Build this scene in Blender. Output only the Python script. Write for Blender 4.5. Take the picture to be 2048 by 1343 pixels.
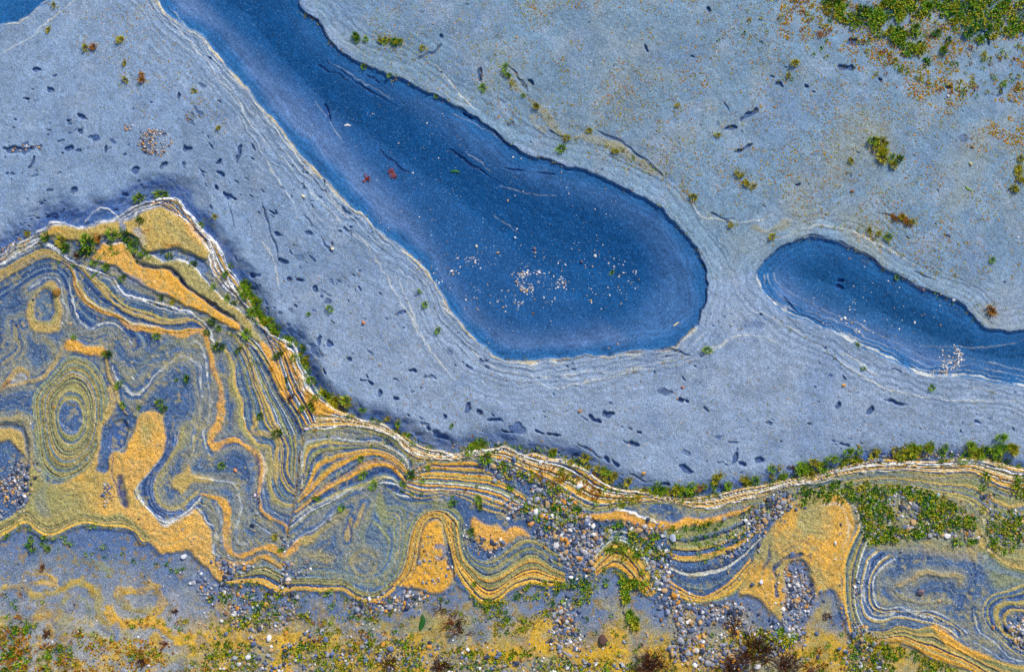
import bpy, math, random
import numpy as np
from mathutils import Vector, Matrix

# ------------------------------------------------------------------ camera, sky, sun, exposure
scene = bpy.context.scene
for o in list(bpy.data.objects):
    bpy.data.objects.remove(o)
W_PX, H_PX = 2048.0, 1343.0            # image size in pixels; all outlines are traced in these image coordinates
MPP = 0.002                            # about 2 mm of rock per image pixel
DIST = 6.2
TILT = math.radians(9.0)
cam_data = bpy.data.cameras.new('camera')
cam = bpy.data.objects.new('camera', cam_data)
scene.collection.objects.link(cam)
cam.location = (0.0, -DIST * math.sin(TILT), DIST * math.cos(TILT))
cam.rotation_euler = (TILT, 0.0, 0.0)
cam_data.sensor_fit = 'HORIZONTAL'
cam_data.sensor_width = 36.0
cam_data.lens = 36.0 * DIST / (W_PX * MPP)
cam_data.clip_start = 0.05
cam_data.clip_end = 400.0
scene.camera = cam
scene.render.resolution_x = 1024
scene.render.resolution_y = 671

SUN_TO = Vector((0.50, 0.72, 0.78)).normalized()     # towards the sun: upper right of the frame
sun_el = math.asin(SUN_TO.z)
sun_az = math.atan2(SUN_TO.x, SUN_TO.y)
world = bpy.data.worlds.new('World')
scene.world = world
world.use_nodes = True
wn = world.node_tree
sky = wn.nodes.new('ShaderNodeTexSky')
sky.sky_type = 'NISHITA'
sky.sun_disc = False
sky.sun_elevation = sun_el
sky.sun_rotation = sun_az
wn.links.new(sky.outputs['Color'], wn.nodes['Background'].inputs['Color'])
wn.nodes['Background'].inputs['Strength'].default_value = 0.15
sd = bpy.data.lights.new('sun', 'SUN')
sd.energy = 3.6
sd.angle = math.radians(0.5)
sd.color = (1.0, 0.95, 0.88)
so = bpy.data.objects.new('sun', sd)
scene.collection.objects.link(so)
so.rotation_euler = SUN_TO.to_track_quat('Z', 'Y').to_euler()
scene.view_settings.view_transform = 'Standard'
scene.view_settings.look = 'None'
scene.view_settings.exposure = 0.0
scene.view_settings.gamma = 1.0

# ------------------------------------------------------------------ helpers for image coordinates
rng = np.random.default_rng(7)
random.seed(7)
F = DIST / MPP
cT, sT = math.cos(TILT), math.sin(TILT)
CY, CZ = -DIST * sT, DIST * cT

def P(px, py, z):
    """Image pixel position and height above datum -> world point."""
    u = (np.asarray(px, float) - W_PX / 2) / F
    v = (H_PX / 2 - np.asarray(py, float)) / F
    dy = v * cT + sT
    dz = v * sT - cT
    t = (z - CZ) / dz
    return u * t, CY + dy * t, z + 0 * t

S = 1.6
X0, Y0, X1, Y1 = -32.0, -32.0, 2080.0, 1376.0
NX, NY = int(round((X1 - X0) / S)) + 1, int(round((Y1 - Y0) / S)) + 1
gx, gy = np.meshgrid(X0 + S * np.arange(NX), Y0 + S * np.arange(NY))

def smooth(a, b, x):
    t = np.clip((x - a) / (b - a), 0, 1)
    return t * t * (3 - 2 * t)

def noise(scale, seed, ax=1.0, ay=1.0, x=None, y=None):
    """Smooth value noise, about -1..1, features of `scale` image pixels."""
    r = np.random.default_rng(seed)
    x = (gx if x is None else x); y = (gy if y is None else y)
    fx = (x + 2600) / (scale * ax); fy = (y + 2600) / (scale * ay)
    n, m = int(fx.max()) + 3, int(fy.max()) + 3
    g = r.uniform(-1, 1, (m, n))
    ix = np.clip(fx.astype(int), 0, n - 2); iy = np.clip(fy.astype(int), 0, m - 2)
    tx = fx - ix; ty = fy - iy
    tx = tx * tx * (3 - 2 * tx); ty = ty * ty * (3 - 2 * ty)
    a = g[iy, ix] * (1 - tx) + g[iy, ix + 1] * tx
    b = g[iy + 1, ix] * (1 - tx) + g[iy + 1, ix + 1] * tx
    return (a * (1 - ty) + b * ty) * 1.5

def fbm(scale, seed, octs=4, gain=0.55):
    o = 0; a = 1; t = 0
    for k in range(octs):
        o = o + a * noise(scale / 2 ** k, seed + 17 * k); t += a; a *= gain
    return o / t

def pts(s):
    return np.array([[float(c) for c in p.split(',')] for p in s.split()])

def spline(p, step=6.0, closed=False):
    """Catmull-Rom through the traced points, resampled evenly."""
    if isinstance(p, str): p = pts(p)
    p = np.asarray(p, float)
    q = np.vstack([p[-1], p, p[0], p[1]]) if closed else np.vstack([2 * p[0] - p[1], p, 2 * p[-1] - p[-2]])
    out = []
    n = len(p) if closed else len(p) - 1
    for i in range(n):
        a, b, c, d = q[i], q[i + 1], q[i + 2], q[i + 3]
        t = np.linspace(0, 1, 9)[:-1, None]
        out.append(0.5 * (2 * b + (c - a) * t + (2 * a - 5 * b + 4 * c - d) * t * t + (3 * b - a - 3 * c + d) * t ** 3))
    out.append(q[n + 1][None] if not closed else p[:1])
    o = np.vstack(out)
    L = np.r_[0, np.cumsum(np.hypot(*np.diff(o, axis=0).T))]
    m = max(2, int(L[-1] / step) + 1)
    s = np.linspace(0, L[-1], m)
    return np.c_[np.interp(s, L, o[:, 0]), np.interp(s, L, o[:, 1])]

def resample(p, n):
    p = spline(p, 3.0)
    L = np.r_[0, np.cumsum(np.hypot(*np.diff(p, axis=0).T))]
    s = np.linspace(0, L[-1], n)
    return np.c_[np.interp(s, L, p[:, 0]), np.interp(s, L, p[:, 1])]

# a slightly wandering coordinate so that no traced edge is ruler-smooth
wx = gx + 2.2 * noise(26, 1) + 1.3 * noise(9, 2)
wy = gy + 2.2 * noise(26, 3) + 1.3 * noise(9, 4)

def window(x0, x1, y0, y1):
    i0 = max(0, int((x0 - X0) / S)); i1 = min(NX, int((x1 - X0) / S) + 2)
    j0 = max(0, int((y0 - Y0) / S)); j1 = min(NY, int((y1 - Y0) / S) + 2)
    return (slice(j0, j1), slice(i0, i1)) if i1 > i0 and j1 > j0 else None

def bbox(c, R):
    return window(c[:, 0].min() - R, c[:, 0].max() + R, c[:, 1].min() - R, c[:, 1].max() + R)

def curve_dist(c, R, warp=True, full=True):
    """Distance to polyline c (up to R) and position 0..1 along it."""
    B = (slice(0, NY), slice(0, NX)) if full else bbox(c, R + 5)
    if B is None: return None
    j0, i0 = B[0].start, B[1].start
    X, Y = (wx[B], wy[B]) if warp else (gx[B], gy[B])
    D = np.full(X.shape, R, float); A = np.zeros(X.shape)
    n = len(c) - 1
    for k in range(n):
        a, b = c[k], c[k + 1]
        w = window(min(a[0], b[0]) - R - 5, max(a[0], b[0]) + R + 5, min(a[1], b[1]) - R - 5, max(a[1], b[1]) + R + 5)
        if w is None: continue
        w = (slice(w[0].start - j0, w[0].stop - j0), slice(w[1].start - i0, w[1].stop - i0))
        dx, dy = b - a
        L2 = dx * dx + dy * dy + 1e-9
        qx, qy = X[w] - a[0], Y[w] - a[1]
        t = np.clip((qx * dx + qy * dy) / L2, 0, 1)
        d = np.hypot(qx - t * dx, qy - t * dy)
        m = d < D[w]
        D[w][m] = d[m]
        A[w][m] = (k + t[m]) / n
    return (D, A) if full else (D, A, B)

def inside(c, warp=True):
    X, Y = (wx, wy) if warp else (gx, gy)
    M = np.zeros((NY, NX), bool)
    w = window(c[:, 0].min() - 8, c[:, 0].max() + 8, c[:, 1].min() - 8, c[:, 1].max() + 8)
    if w is None: return M
    x, y = X[w], Y[w]
    m = np.zeros(x.shape, bool)
    for (xa, ya), (xb, yb) in zip(c, np.roll(c, -1, axis=0)):
        if ya == yb: continue
        m ^= ((ya > y) != (yb > y)) & (x < (xb - xa) * (y - ya) / (yb - ya) + xa)
    M[w] = m
    return M

def blur(a, r):
    for ax in (0, 1):
        for _ in range(2):
            p = np.concatenate([np.repeat(np.take(a, [0], ax), r + 1, ax), a, np.repeat(np.take(a, [-1], ax), r, ax)], ax)
            c = np.cumsum(p, axis=ax)
            n = a.shape[ax]
            a = (np.take(c, range(2 * r + 1, 2 * r + 1 + n), ax) - np.take(c, range(0, n), ax)) / (2 * r + 1)
    return a

# ------------------------------------------------------------------ palette (rock colours)
def lin(r, g, b):
    f = lambda c: c / 12.92 if c <= 0.04045 else ((c + 0.055) / 1.055) ** 2.4
    return np.array([f(r / 255), f(g / 255), f(b / 255)])

PAL = {
    'a': lin(126, 149, 176),   # dry grey slate
    'A': lin(112, 140, 163),   # upper slate
    'b': lin(66, 94, 132),    # blue-grey band
    'd': lin(36, 66, 112),     # dark blue band
    'k': lin(36, 54, 84),      # thin dark seam
    'g': lin(100, 120, 134),   # greenish grey band
    's': lin(98, 120, 156),   # pale slate blue
    'o': lin(222, 162, 56),    # orange sandstone
    'O': lin(216, 164, 84),    # pinkish orange sandstone
    't': lin(188, 158, 84),    # tan sandstone
    'T': lin(164, 150, 92),    # dull tan
    'y': lin(140, 142, 92),    # olive band
    'Y': lin(208, 162, 34),    # yellow ochre stain
    'p': lin(214, 212, 196),   # pale lamina
    'w': lin(238, 234, 226),   # white edge
    'm': lin(158, 158, 172),   # mauve grey
    'B': lin(38, 96, 148),     # wet slate bank
    'D': lin(2, 72, 124),      # wet slate floor
    'v': lin(92, 120, 162),    # drying bank
    'r': lin(150, 92, 30),     # rust
}
C = np.zeros((NY, NX, 3)); C[:] = PAL['a']
H = np.zeros((NY, NX))
LAB = np.zeros((NY, NX), np.int32)
NEXT = [10]
LAYER_INFO = {}
BEDS = []

def new_layer(key):
    NEXT[0] += 1
    LAYER_INFO[NEXT[0]] = key
    return NEXT[0]

def mixc(m, col, a=1.0, w=None):
    col = PAL[col] if isinstance(col, str) else col
    k = (m * a)[..., None]
    if w is None: C[:] = C * (1 - k) + col * k
    else: C[w] = C[w] * (1 - k) + col * k

def stroke(p, w, col, a=1.0, h=0.0, soft=1.6, taper=True, vary=0.35, step=6.0, closed=False, layer=False, echo=True, rag=0.0):
    c = spline(p, step, closed) if (isinstance(p, str) or len(p) < 400) else p
    R = w * (1 + vary) / 2 + soft + 3 + 1.5 * rag
    r_ = curve_dist(c, R, full=False)
    if r_ is None: return
    D, A, B = r_
    if rag: D = D + rag * (N9[B] * .8 + N30[B] * .6)
    ww = w / 2 * (1 + vary * N30[B])
    if taper: ww = ww * np.clip(np.minimum(A, 1 - A) * 8 + 0.25, 0, 1)
    m = 1 - smooth(ww - soft * 0.5, ww + soft * 0.5, D)
    m[D >= R] = 0
    brk = 1 + (.75 if isinstance(col, str) and col in 'pw' else .3) * np.clip(N9[B] + .5 * LJ1[B], -1, 0)
    mixc(m, col, a * brk, B)
    if isinstance(col, str) and col in 'optwTO' and echo: BEDS.append(c)
    if h: H[B] += .6 * h * m
    if layer:
        LAB[B][m > 0.5] = new_layer(col)

def area(p, col, a=1.0, h=0.0, soft=1, layer=False):
    c = spline(p, 6.0, True)
    B = bbox(c, 12 + soft * 6)
    M = inside(c)[B]
    m = blur(M.astype(float), int(soft)) if soft else M.astype(float)
    mixc(m, col, a, B)
    if h: H[B] += h * m
    if layer: LAB[B][M] = new_layer(col)

HT = {'p': .0018, 'w': .003, 'o': .0016, 'O': .0016, 't': .0013, 'T': .001, 'y': .0005, 'Y': .001, 'b': -.0005, 'd': -.0012, 'k': -.002,
      'g': 0, 's': 0, 'm': 0, 'a': 0, 'r': 0, 'A': 0, 'B': 0, 'D': 0, 'v': 0}

def loft(guides, bands, seed=0, layer=True, hs=1.0, jit=0.10, a=1.0, fine=0.26):
    """Strata between successive traced bedding lines; each letter is one lamina."""
    r = np.random.default_rng(seed)
    n = int(max(np.hypot(*np.diff(spline(g, 3.0), axis=0).T).sum() for g in guides) / 1.3) + 8
    G = [resample(g, n) for g in guides]
    allp = np.vstack(G); BW = bbox(allp, 12)
    j0, i0 = BW[0].start, BW[1].start; nyw, nxw = gx[BW].shape
    T = np.full((nyw, nxw), np.nan)
    for k in range(len(G) - 1):
        wmax = np.hypot(*(G[k + 1] - G[k]).T).max()
        q = int(wmax / 1.2) + 3
        t = np.linspace(0, 1, q)[:, None, None]
        g = G[k][None] * (1 - t) + G[k + 1][None] * t
        ix = np.rint((g[..., 0] - X0) / S).astype(int) - i0; iy = np.rint((g[..., 1] - Y0) / S).astype(int) - j0
        ok = (ix >= 0) & (ix < nxw) & (iy >= 0) & (iy < nyw)
        T[iy[ok], ix[ok]] = (k + t[..., 0] + 0 * g[..., 0])[ok]
    for _ in range(2):
        bad = np.isnan(T)
        acc = np.zeros_like(T); cnt = np.zeros_like(T)
        for dy, dx in ((0, 1), (0, -1), (1, 0), (-1, 0)):
            sft = np.roll(T, (dy, dx), (0, 1)); g = ~np.isnan(sft)
            acc[g] += sft[g]; cnt[g] += 1
        f = bad & (cnt >= 3)
        T[f] = acc[f] / cnt[f]
    M = ~np.isnan(T)
    K = len(bands)
    lutN = 400
    lc = np.zeros((K * lutN, 3)); lh = np.zeros(K * lutN); ll = np.zeros(K * lutN, int)
    for k, bs in enumerate(bands):
        wd = r.uniform(0.6, 1.4, len(bs))
        wd = np.array([w * (0.45 if c in 'pwk' else 1.0) for w, c in zip(wd, bs)])
        e = np.r_[0, np.cumsum(wd)] / wd.sum() * lutN
        big = new_layer(bs) if layer else 0
        for i, ch in enumerate(bs):
            u, v = k * lutN + int(e[i]), k * lutN + int(e[i + 1])
            lc[u:v] = PAL[ch] * r.uniform(0.85, 1.15)
            lh[u:v] = HT[ch] * hs
            ll[u:v] = big
    nn = len(lc)
    f1 = np.interp(np.arange(nn), np.arange(0, nn + 14, 14), r.uniform(-1, 1, len(np.arange(0, nn + 14, 14))))
    lc *= (1 + fine * f1)[:, None]
    kern = np.ones(9) / 9
    for ch in range(3): lc[:, ch] = np.convolve(np.pad(lc[:, ch], 4, 'edge'), kern, 'valid')
    lh = np.convolve(np.pad(lh + .0012 * f1 * hs, 4, 'edge'), kern, 'valid')
    t = np.where(M, T, 0) + jit * (LJ1[BW] * 0.6 + LJ2[BW] * 0.22)
    i = np.clip((t * lutN).astype(int), 0, nn - 1)
    m = M.astype(float) * a
    k = m[..., None]
    C[BW] = C[BW] * (1 - k) + lc[i] * k
    H[BW] += np.where(M, lh[i], 0)
    if layer:
        LAB[BW][M] = ll[i][M]

N30 = noise(30, 5); N9 = noise(9, 6); LJ1 = noise(60, 7); LJ2 = noise(12, 8)

# ------------------------------------------------------------------ traced outlines
NORTH = "-64,545 0,513 20,501 39,486 59,476 78,464 94,455 105,448 125,445 137,449 162,454 176,450 195,444 215,443 234,437 254,423 273,413 293,405 312,398 336,396 357,399 365,409 377,429 391,448 409,466 425,480 437,495 446,507 449,518 456,536 472,554 482,572 497,595 510,620 527,650 549,672 569,679 587,684 594,700 600,720 611,742 623,764 638,785 656,802 680,818 700,829 729,840 764,847 781,858 799,869 816,876 834,888 857,897 887,902 910,907 936,901 966,899 990,895 1011,892 1026,901 1046,910 1070,905 1099,915 1128,918 1157,929 1187,948 1216,968 1236,976 1266,980 1294,984 1338,993 1367,997 1402,993 1440,986 1484,976 1528,969 1572,959 1616,951 1650,943 1692,931 1736,922 1780,918 1824,921 1868,922 1897,918 1932,915 1970,917 1999,924 2028,933 2048,936 2120,950"
SOUTH = "-64,1100 0,1077 19,1067 37,1055 55,1051 66,1061 82,1072 98,1076 117,1071 137,1061 156,1052 176,1049 195,1053 225,1057 254,1059 273,1070 283,1085 297,1084 309,1095 323,1107 358,1102 382,1102 396,1118 423,1142 440,1161 464,1165 499,1164 525,1168 549,1181 569,1183 600,1179 644,1182 682,1180 697,1187 717,1199 740,1203 761,1199 787,1181 811,1174 834,1175 857,1183 875,1184 898,1176 912,1168 922,1170 939,1184 954,1202 972,1211 997,1201 1017,1183 1040,1172 1064,1167 1090,1172 1119,1169 1157,1163 1181,1157 1207,1139 1230,1133 1251,1145 1272,1170 1289,1185 1338,1203 1396,1206 1420,1202 1461,1198 1478,1188 1496,1190 1519,1197 1537,1215 1554,1236 1580,1245 1610,1232 1627,1209 1645,1184 1666,1180 1680,1212 1692,1244 1700,1268 1736,1286 1771,1282 1800,1282 1829,1294 1859,1311 1888,1323 1917,1330 1946,1341 1990,1370 2120,1420"
BASIN = "280,-64 315,0 342,31 377,55 411,75 428,99 476,157 514,202 548,240 582,284 627,336 668,377 700,409 718,425 755,458 799,488 828,517 854,543 876,576 901,620 934,660 964,689 993,711 1022,719 1066,722 1139,713 1205,711 1249,704 1300,697 1344,693 1370,671 1396,642 1410,605 1414,561 1403,517 1374,473 1340,434 1318,414 1277,388 1230,366 1179,341 1131,330 1083,319 1040,300 1010,278 973,253 940,227 904,209 864,187 820,165 765,146 721,128 681,99 651,70 633,40 600,12 580,-64"
BFLOOR = "380,-64 400,0 440,50 510,125 580,185 640,240 690,300 740,355 790,405 830,450 862,500 890,550 925,600 960,640 1000,668 1060,680 1150,672 1230,655 1290,620 1318,570 1315,520 1290,470 1240,425 1180,395 1100,370 1000,335 930,290 860,235 780,180 700,140 650,100 610,50 585,-10 560,-64"
SBASIN = "1514,546 1524,526 1554,499 1589,482 1623,473 1657,478 1691,490 1732,512 1776,543 1827,570 1875,587 1912,601 1936,618 1957,642 1980,658 2048,659 2120,655 2120,785 2048,773 1998,766 1957,758 1895,754 1844,749 1800,731 1759,710 1718,690 1677,669 1630,649 1589,635 1554,615 1527,587 1517,564"
SFLOOR = "1585,560 1600,530 1640,512 1690,520 1760,560 1830,600 1900,640 1950,680 2048,688 2120,690 2120,752 2048,745 1960,730 1880,712 1800,680 1720,650 1650,622 1605,595"
CORNER = "-64,-64 -64,50 0,47 25,48 45,36 75,16 98,0 130,-64"

north = spline(NORTH, 6.0); south = spline(SOUTH, 6.0)
ledge_poly = np.vstack([north, south[::-1]])
below_poly = np.vstack([south, [[2120, 1480], [-70, 1480]]])
IN_LEDGE = inside(ledge_poly); BELOW = inside(below_poly) & ~IN_LEDGE
basin = spline(BASIN, 9.0, True); sbasin = spline(SBASIN, 9.0, True); corner = spline(CORNER, 9.0, True)
IN_BASIN = inside(basin); IN_SB = inside(sbasin); IN_CO = inside(corner)
LAB[:] = 1
LAB[IN_BASIN] = 2; LAB[IN_SB] = 3; LAB[IN_CO] = 4
LAB[IN_LEDGE] = 5; LAB[BELOW] = 6
UPPER = (LAB == 1) & (gy < 1343)
up_right = inside(pts("600,-70 640,40 720,125 860,185 1000,275 1180,340 1330,430 1420,560 1520,540 1620,470 1760,530 1930,615 1985,660 2120,660 2120,-70"), False) & (LAB == 1)

# ------------------------------------------------------------------ the lie of the land (metres)
ctrl = pts("""-60,-60,3 120,60,4 300,120,6 -60,260,3 150,250,3 300,300,3.5 450,230,6 560,380,5.5 660,500,4.5 760,610,3.5 860,720,2.5 960,800,2
 1100,800,2.5 1250,780,3.5 1430,700,5 1460,600,5 1530,650,6 1650,750,5 1800,820,4 2000,840,4 2110,840,4 1300,900,1 1500,880,2 1700,860,3
 60,360,1 200,340,2 400,350,2.5 500,450,2 600,560,1.5 700,700,1 800,790,1 950,860,0.5 1150,880,0.5
 700,60,6 900,120,7 1100,220,7 1300,340,6.5 1450,450,6 1600,400,7 1400,200,8.5 1150,60,8.5 1700,200,9 2000,100,9.5 2050,400,9 1900,520,7 1250,-50,9 2100,-60,9.5
 1000,450,4 1250,550,4.5 700,250,5 450,60,5 1800,640,5 2050,710,5
 20,470,1 200,450,2 340,410,2 430,500,1 500,610,.5 600,720,0 700,840,0 850,900,0 1000,905,0 1200,975,-.5 1400,1000,-.5 1600,960,0 1800,930,.5 2040,940,.5
 60,620,0 200,700,0 350,800,-.5 500,850,-.5 140,830,.5 250,960,-.5 450,1000,-1 700,950,-.3 760,1080,-1 900,1050,-.5 1050,1080,-1 1200,1060,-1.2 1400,1100,-1.5 1600,1080,-.5 1850,1180,-1.2 2040,1200,-1 1850,1030,-.5
 40,1060,-1 300,1080,-1.2 600,1170,-1.5 900,1170,-1.5 1300,1180,-2 1650,1170,-1.5 1850,1310,-2
 100,1150,-2 300,1180,-2.5 600,1250,-3 900,1260,-3 1200,1250,-3 1500,1280,-3 100,1320,-2.5 500,1340,-3 1000,1390,-3 1800,1390,-3 2100,1390,-2.5 -60,1390,-2.5 -60,800,0 -60,1200,-1.5 2110,1100,-1""")
cx, cy_, cz = ctrl[:, 0], ctrl[:, 1], ctrl[:, 2] / 100
def tk(d2): return np.where(d2 > 0, d2 * np.log(d2 + 1e-12), 0)
q = np.c_[cx, cy_] / 1000
n = len(q)
Kd = tk(((q[:, None] - q[None]) ** 2).sum(-1)) + np.eye(n) * 2e-3
Pm = np.c_[np.ones(n), q]
sol = np.linalg.solve(np.block([[Kd, Pm], [Pm.T, np.zeros((3, 3))]]), np.r_[cz, 0, 0, 0])
sx, sy = gx[::4, ::4] / 1000, gy[::4, ::4] / 1000
hc = sol[n] + sol[n + 1] * sx + sol[n + 2] * sy
for k in range(n): hc = hc + sol[k] * tk((sx - q[k, 0]) ** 2 + (sy - q[k, 1]) ** 2)
def upsample(a, f, ny, nx):
    yi = np.minimum(np.arange(ny) / f, a.shape[0] - 1.001); xi = np.minimum(np.arange(nx) / f, a.shape[1] - 1.001)
    j = yi.astype(int); i = xi.astype(int); ty = (yi - j)[:, None]; tx = (xi - i)[None]
    return (a[j][:, i] * (1 - tx) + a[j][:, i + 1] * tx) * (1 - ty) + (a[j + 1][:, i] * (1 - tx) + a[j + 1][:, i + 1] * tx) * ty
H[:] = upsample(hc, 4, NY, NX)
# the slate slab rolls down into a trough along the banded ledge
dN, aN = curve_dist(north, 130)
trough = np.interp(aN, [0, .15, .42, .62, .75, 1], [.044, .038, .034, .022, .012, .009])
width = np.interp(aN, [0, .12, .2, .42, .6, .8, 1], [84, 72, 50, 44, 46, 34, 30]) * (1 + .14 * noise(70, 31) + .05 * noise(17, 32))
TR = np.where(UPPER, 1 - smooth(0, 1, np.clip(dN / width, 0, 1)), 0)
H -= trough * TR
rimh = np.where(IN_LEDGE, 1 - smooth(0, 26, dN), 0)
H += .003 * rimh
dS, aS = curve_dist(south, 60)
H -= np.where(BELOW, .006 * smooth(0, 8, dS) , 0)
# hollows worn into the slate
for rim, M, dep, wid in ((basin, IN_BASIN, .040, 190), (sbasin, IN_SB, .026, 105), (corner, IN_CO, .02, 60)):
    d, _ = curve_dist(np.vstack([rim, rim[:1]]), wid)
    d = np.where(M, d, 0)
    H -= np.where(M, .004 * smooth(0, 7, d) + dep * smooth(0, wid, d), 0)
    out, _ = curve_dist(np.vstack([rim, rim[:1]]), 40)
    H += np.where(M, 0, .007 * (1 - smooth(0, 36, out)))
# worn flaggy texture and fine relief
H += .0016 * fbm(70, 40) + .0009 * fbm(16, 41, 3) + .0004 * noise(4.5, 42)
def bent(sc, sd, st):
    # streaks that follow the ridge: eastward-rising left of the peak, falling to the right of it
    a = noise(sc, sd, st, 1, gx * .95 - gy * .31, gy * .95 + gx * .31)
    b = noise(sc, sd + 1, st, 1, gx * .66 + gy * .75, gy * .66 - gx * .75)
    c = noise(sc, sd + 2, st, 1, gx * .95 + gy * .31, gy * .95 - gx * .31)
    k = smooth(300, 380, gx); k2 = smooth(700, 860, gx)
    return (a * (1 - k) + b * k) * (1 - k2) + c * k2
flag = .8 * bent(11, 45, 3.2) + .6 * bent(5, 55, 4.0)
H += np.where(UPPER, .0016 * smooth(.25, .45, flag) * np.clip(TR * 2.2, 0, 1), 0)

# ------------------------------------------------------------------ colours of the slate
big = fbm(160, 60)
mixc(up_right.astype(float), 'A')
C *= (1 + .10 * big)[..., None]
mixc(blur((UPPER & (gy > 560)).astype(float), 30), lin(146, 161, 182), .6)
# the wetter slate of the hollows
fl = blur(inside(spline(BFLOOR, 8, True)).astype(float), 13)
fl2 = blur(inside(spline(SFLOOR, 8, True)).astype(float), 10)
mb = blur(IN_BASIN.astype(float), 1); ms = blur(IN_SB.astype(float), 1); mc = blur(IN_CO.astype(float), 1)
mixc(mb, 'B'); mixc(ms, 'B'); mixc(mc, 'B')
dB, _ = curve_dist(np.vstack([basin, basin[:1]]), 110)
dB2, _ = curve_dist(np.vstack([sbasin, sbasin[:1]]), 80)
bank = np.where(IN_BASIN, smooth(14, 34, dB + 8 * noise(40, 63)), 0) * np.where(gx * .62 - gy * .78 < 250, 1, .35)
bank2 = np.where(IN_SB, smooth(14, 34, dB2 + 6 * noise(40, 64)), 0) * np.clip((gy - (505 + (gx - 1514) * .42)) / 60, 0, 1)
mixc(blur(bank, 3), 'v', .95); mixc(blur(bank2, 3), 'v', .85)
mixc(fl, 'D', .90); mixc(fl2, lin(20, 78, 124), .85)
mixc(mc, 'D', .4)
streak = noise(14, 65, 3.0, 1, gx * .75 + gy * .66, gy * .75 - gx * .66)
mixc(np.clip(streak, 0, 1) * (IN_BASIN | IN_SB) * (1 - fl) * (1 - fl2), 'd', .30)
# shade where the slab drops to the ledge, painted in as dark blue
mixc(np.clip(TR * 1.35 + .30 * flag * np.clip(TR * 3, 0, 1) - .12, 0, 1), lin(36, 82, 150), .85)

# flow-banded weathering of the slate along the hollows, and broad tonal patches
dBo, _ = curve_dist(np.vstack([basin, basin[:1]]), 170); dSo, _ = curve_dist(np.vstack([sbasin, sbasin[:1]]), 120)
dF = np.minimum(dBo, dSo + 0)
lut = np.random.default_rng(5).uniform(-1, 1, 400)
ph = dF / 5.0 + 2.2 * noise(90, 66) + .5 * noise(20, 67)
fw = np.interp(ph, np.arange(400) - 20, lut) * (1 - smooth(60, 150, dF)) * UPPER
C *= (1 + .13 * fw)[..., None]; H += .0012 * fw
fin = np.interp(dB / 4.0 + 1.6 * noise(70, 68) + .5 * noise(18, 69), np.arange(400) - 20, lut) * IN_BASIN * (1 - fl) + np.interp(dB2 / 4.0 + 1.2 * noise(60, 70), np.arange(400) - 20, lut) * IN_SB * (1 - fl2)
C *= (1 + .20 * fin)[..., None]
mott = bent(16, 160, 2.5) * .5 + noise(7, 163) * .5
C *= (1 + np.where(UPPER, .10, .05) * mott)[..., None]
mixc(np.clip(fbm(55, 170) * 1.5 - .1, 0, 1) * up_right, lin(140, 154, 160), .5)
mixc(np.clip(-fbm(80, 171) * 1.5 - .1, 0, 1) * UPPER, lin(104, 130, 166), .4)
mixc(np.clip(fbm(38, 172) * 1.6 - .15, 0, 1) * UPPER, lin(160, 170, 184), .3)
mixc(np.clip(fbm(120, 173) * 1.6, 0, 1) * up_right * smooth(900, 1900, gx), lin(150, 150, 128), .45)
# pale lines along the lips and creases of the slate
def lips(p, w=4, a=.6, h=.002, col='p'): stroke(p, w, col, a, h)
for off, w, a in ((4, 4, .7), (12, 2, .35), (22, 2, .3), (35, 1.6, .25)):
    for cv, lo, hi in ((basin, 0.0, .50), (sbasin, .47, 1.0)):
        k0, k1 = int(lo * len(cv)), int(hi * len(cv))
        c = cv[k0:k1]; t = np.gradient(c, axis=0); nrm = np.c_[-t[:, 1], t[:, 0]] / np.hypot(*t.T)[:, None]
        stroke(c + nrm * off + 2.5 * np.c_[np.sin(np.arange(len(c)) * .37 + off), np.cos(np.arange(len(c)) * .29)], w, 'p', a, .0025, vary=.9, taper=False)
stroke(basin[:int(.5 * len(basin))] + [[-1, 2]], 2.5, 't', .6, vary=1.0, taper=False)
for s in ("0,47 25,49 45,36 75,16 100,-4", "0,105 40,86 70,66 95,42 130,16 150,0", "300,-10 340,40 372,80 405,110 440,160 470,195 505,250 540,300",
          "340,10 380,62 415,90 440,125", "500,190 530,232 560,275 600,318 640,372 690,425 740,475", "1011,759 1066,763 1110,777 1158,766 1231,752 1286,737 1352,730 1396,715 1450,686 1478,655",
          "1478,655 1495,628 1530,625 1580,655 1650,700 1700,738 1750,765 1800,785 1900,799 2048,803", "711,462 745,505 777,560 800,600 821,630 835,665 854,690 890,738 912,760",
          "600,360 640,405 680,440 720,480", "1400,705 1440,690 1480,672 1520,672 1560,690", "1676,705 1700,712 1730,735 1760,752", "1942,780 1960,776 1985,782 1997,789",
          "870,130 905,170 935,205 960,225", "800,560 815,600 830,640 850,690", "940,700 980,730 1040,748 1110,752 1180,742", "520,480 545,520 560,580", "480,230 520,300 560,370 590,410",
          "1560,480 1590,462 1640,452 1700,462 1760,492 1830,525", "1380,380 1390,420 1430,440 1480,445 1520,440 1545,425", "1230,745 1300,728 1380,712", "1150,745 1135,748 1125,752 1160,758"):
    lips(s, 3.2, .5)
for s in ("990,130 1020,160 1050,190 1085,222 1110,255 1140,275", "1140,272 1190,280 1240,300 1280,325 1330,350", "1060,230 1070,255 1095,262", "1210,300 1230,290 1255,300", "1500,455 1540,460 1580,440"):
    stroke(s, 9, 'T', .45, .002, soft=6, vary=.9)
BEDS.clear()
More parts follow.
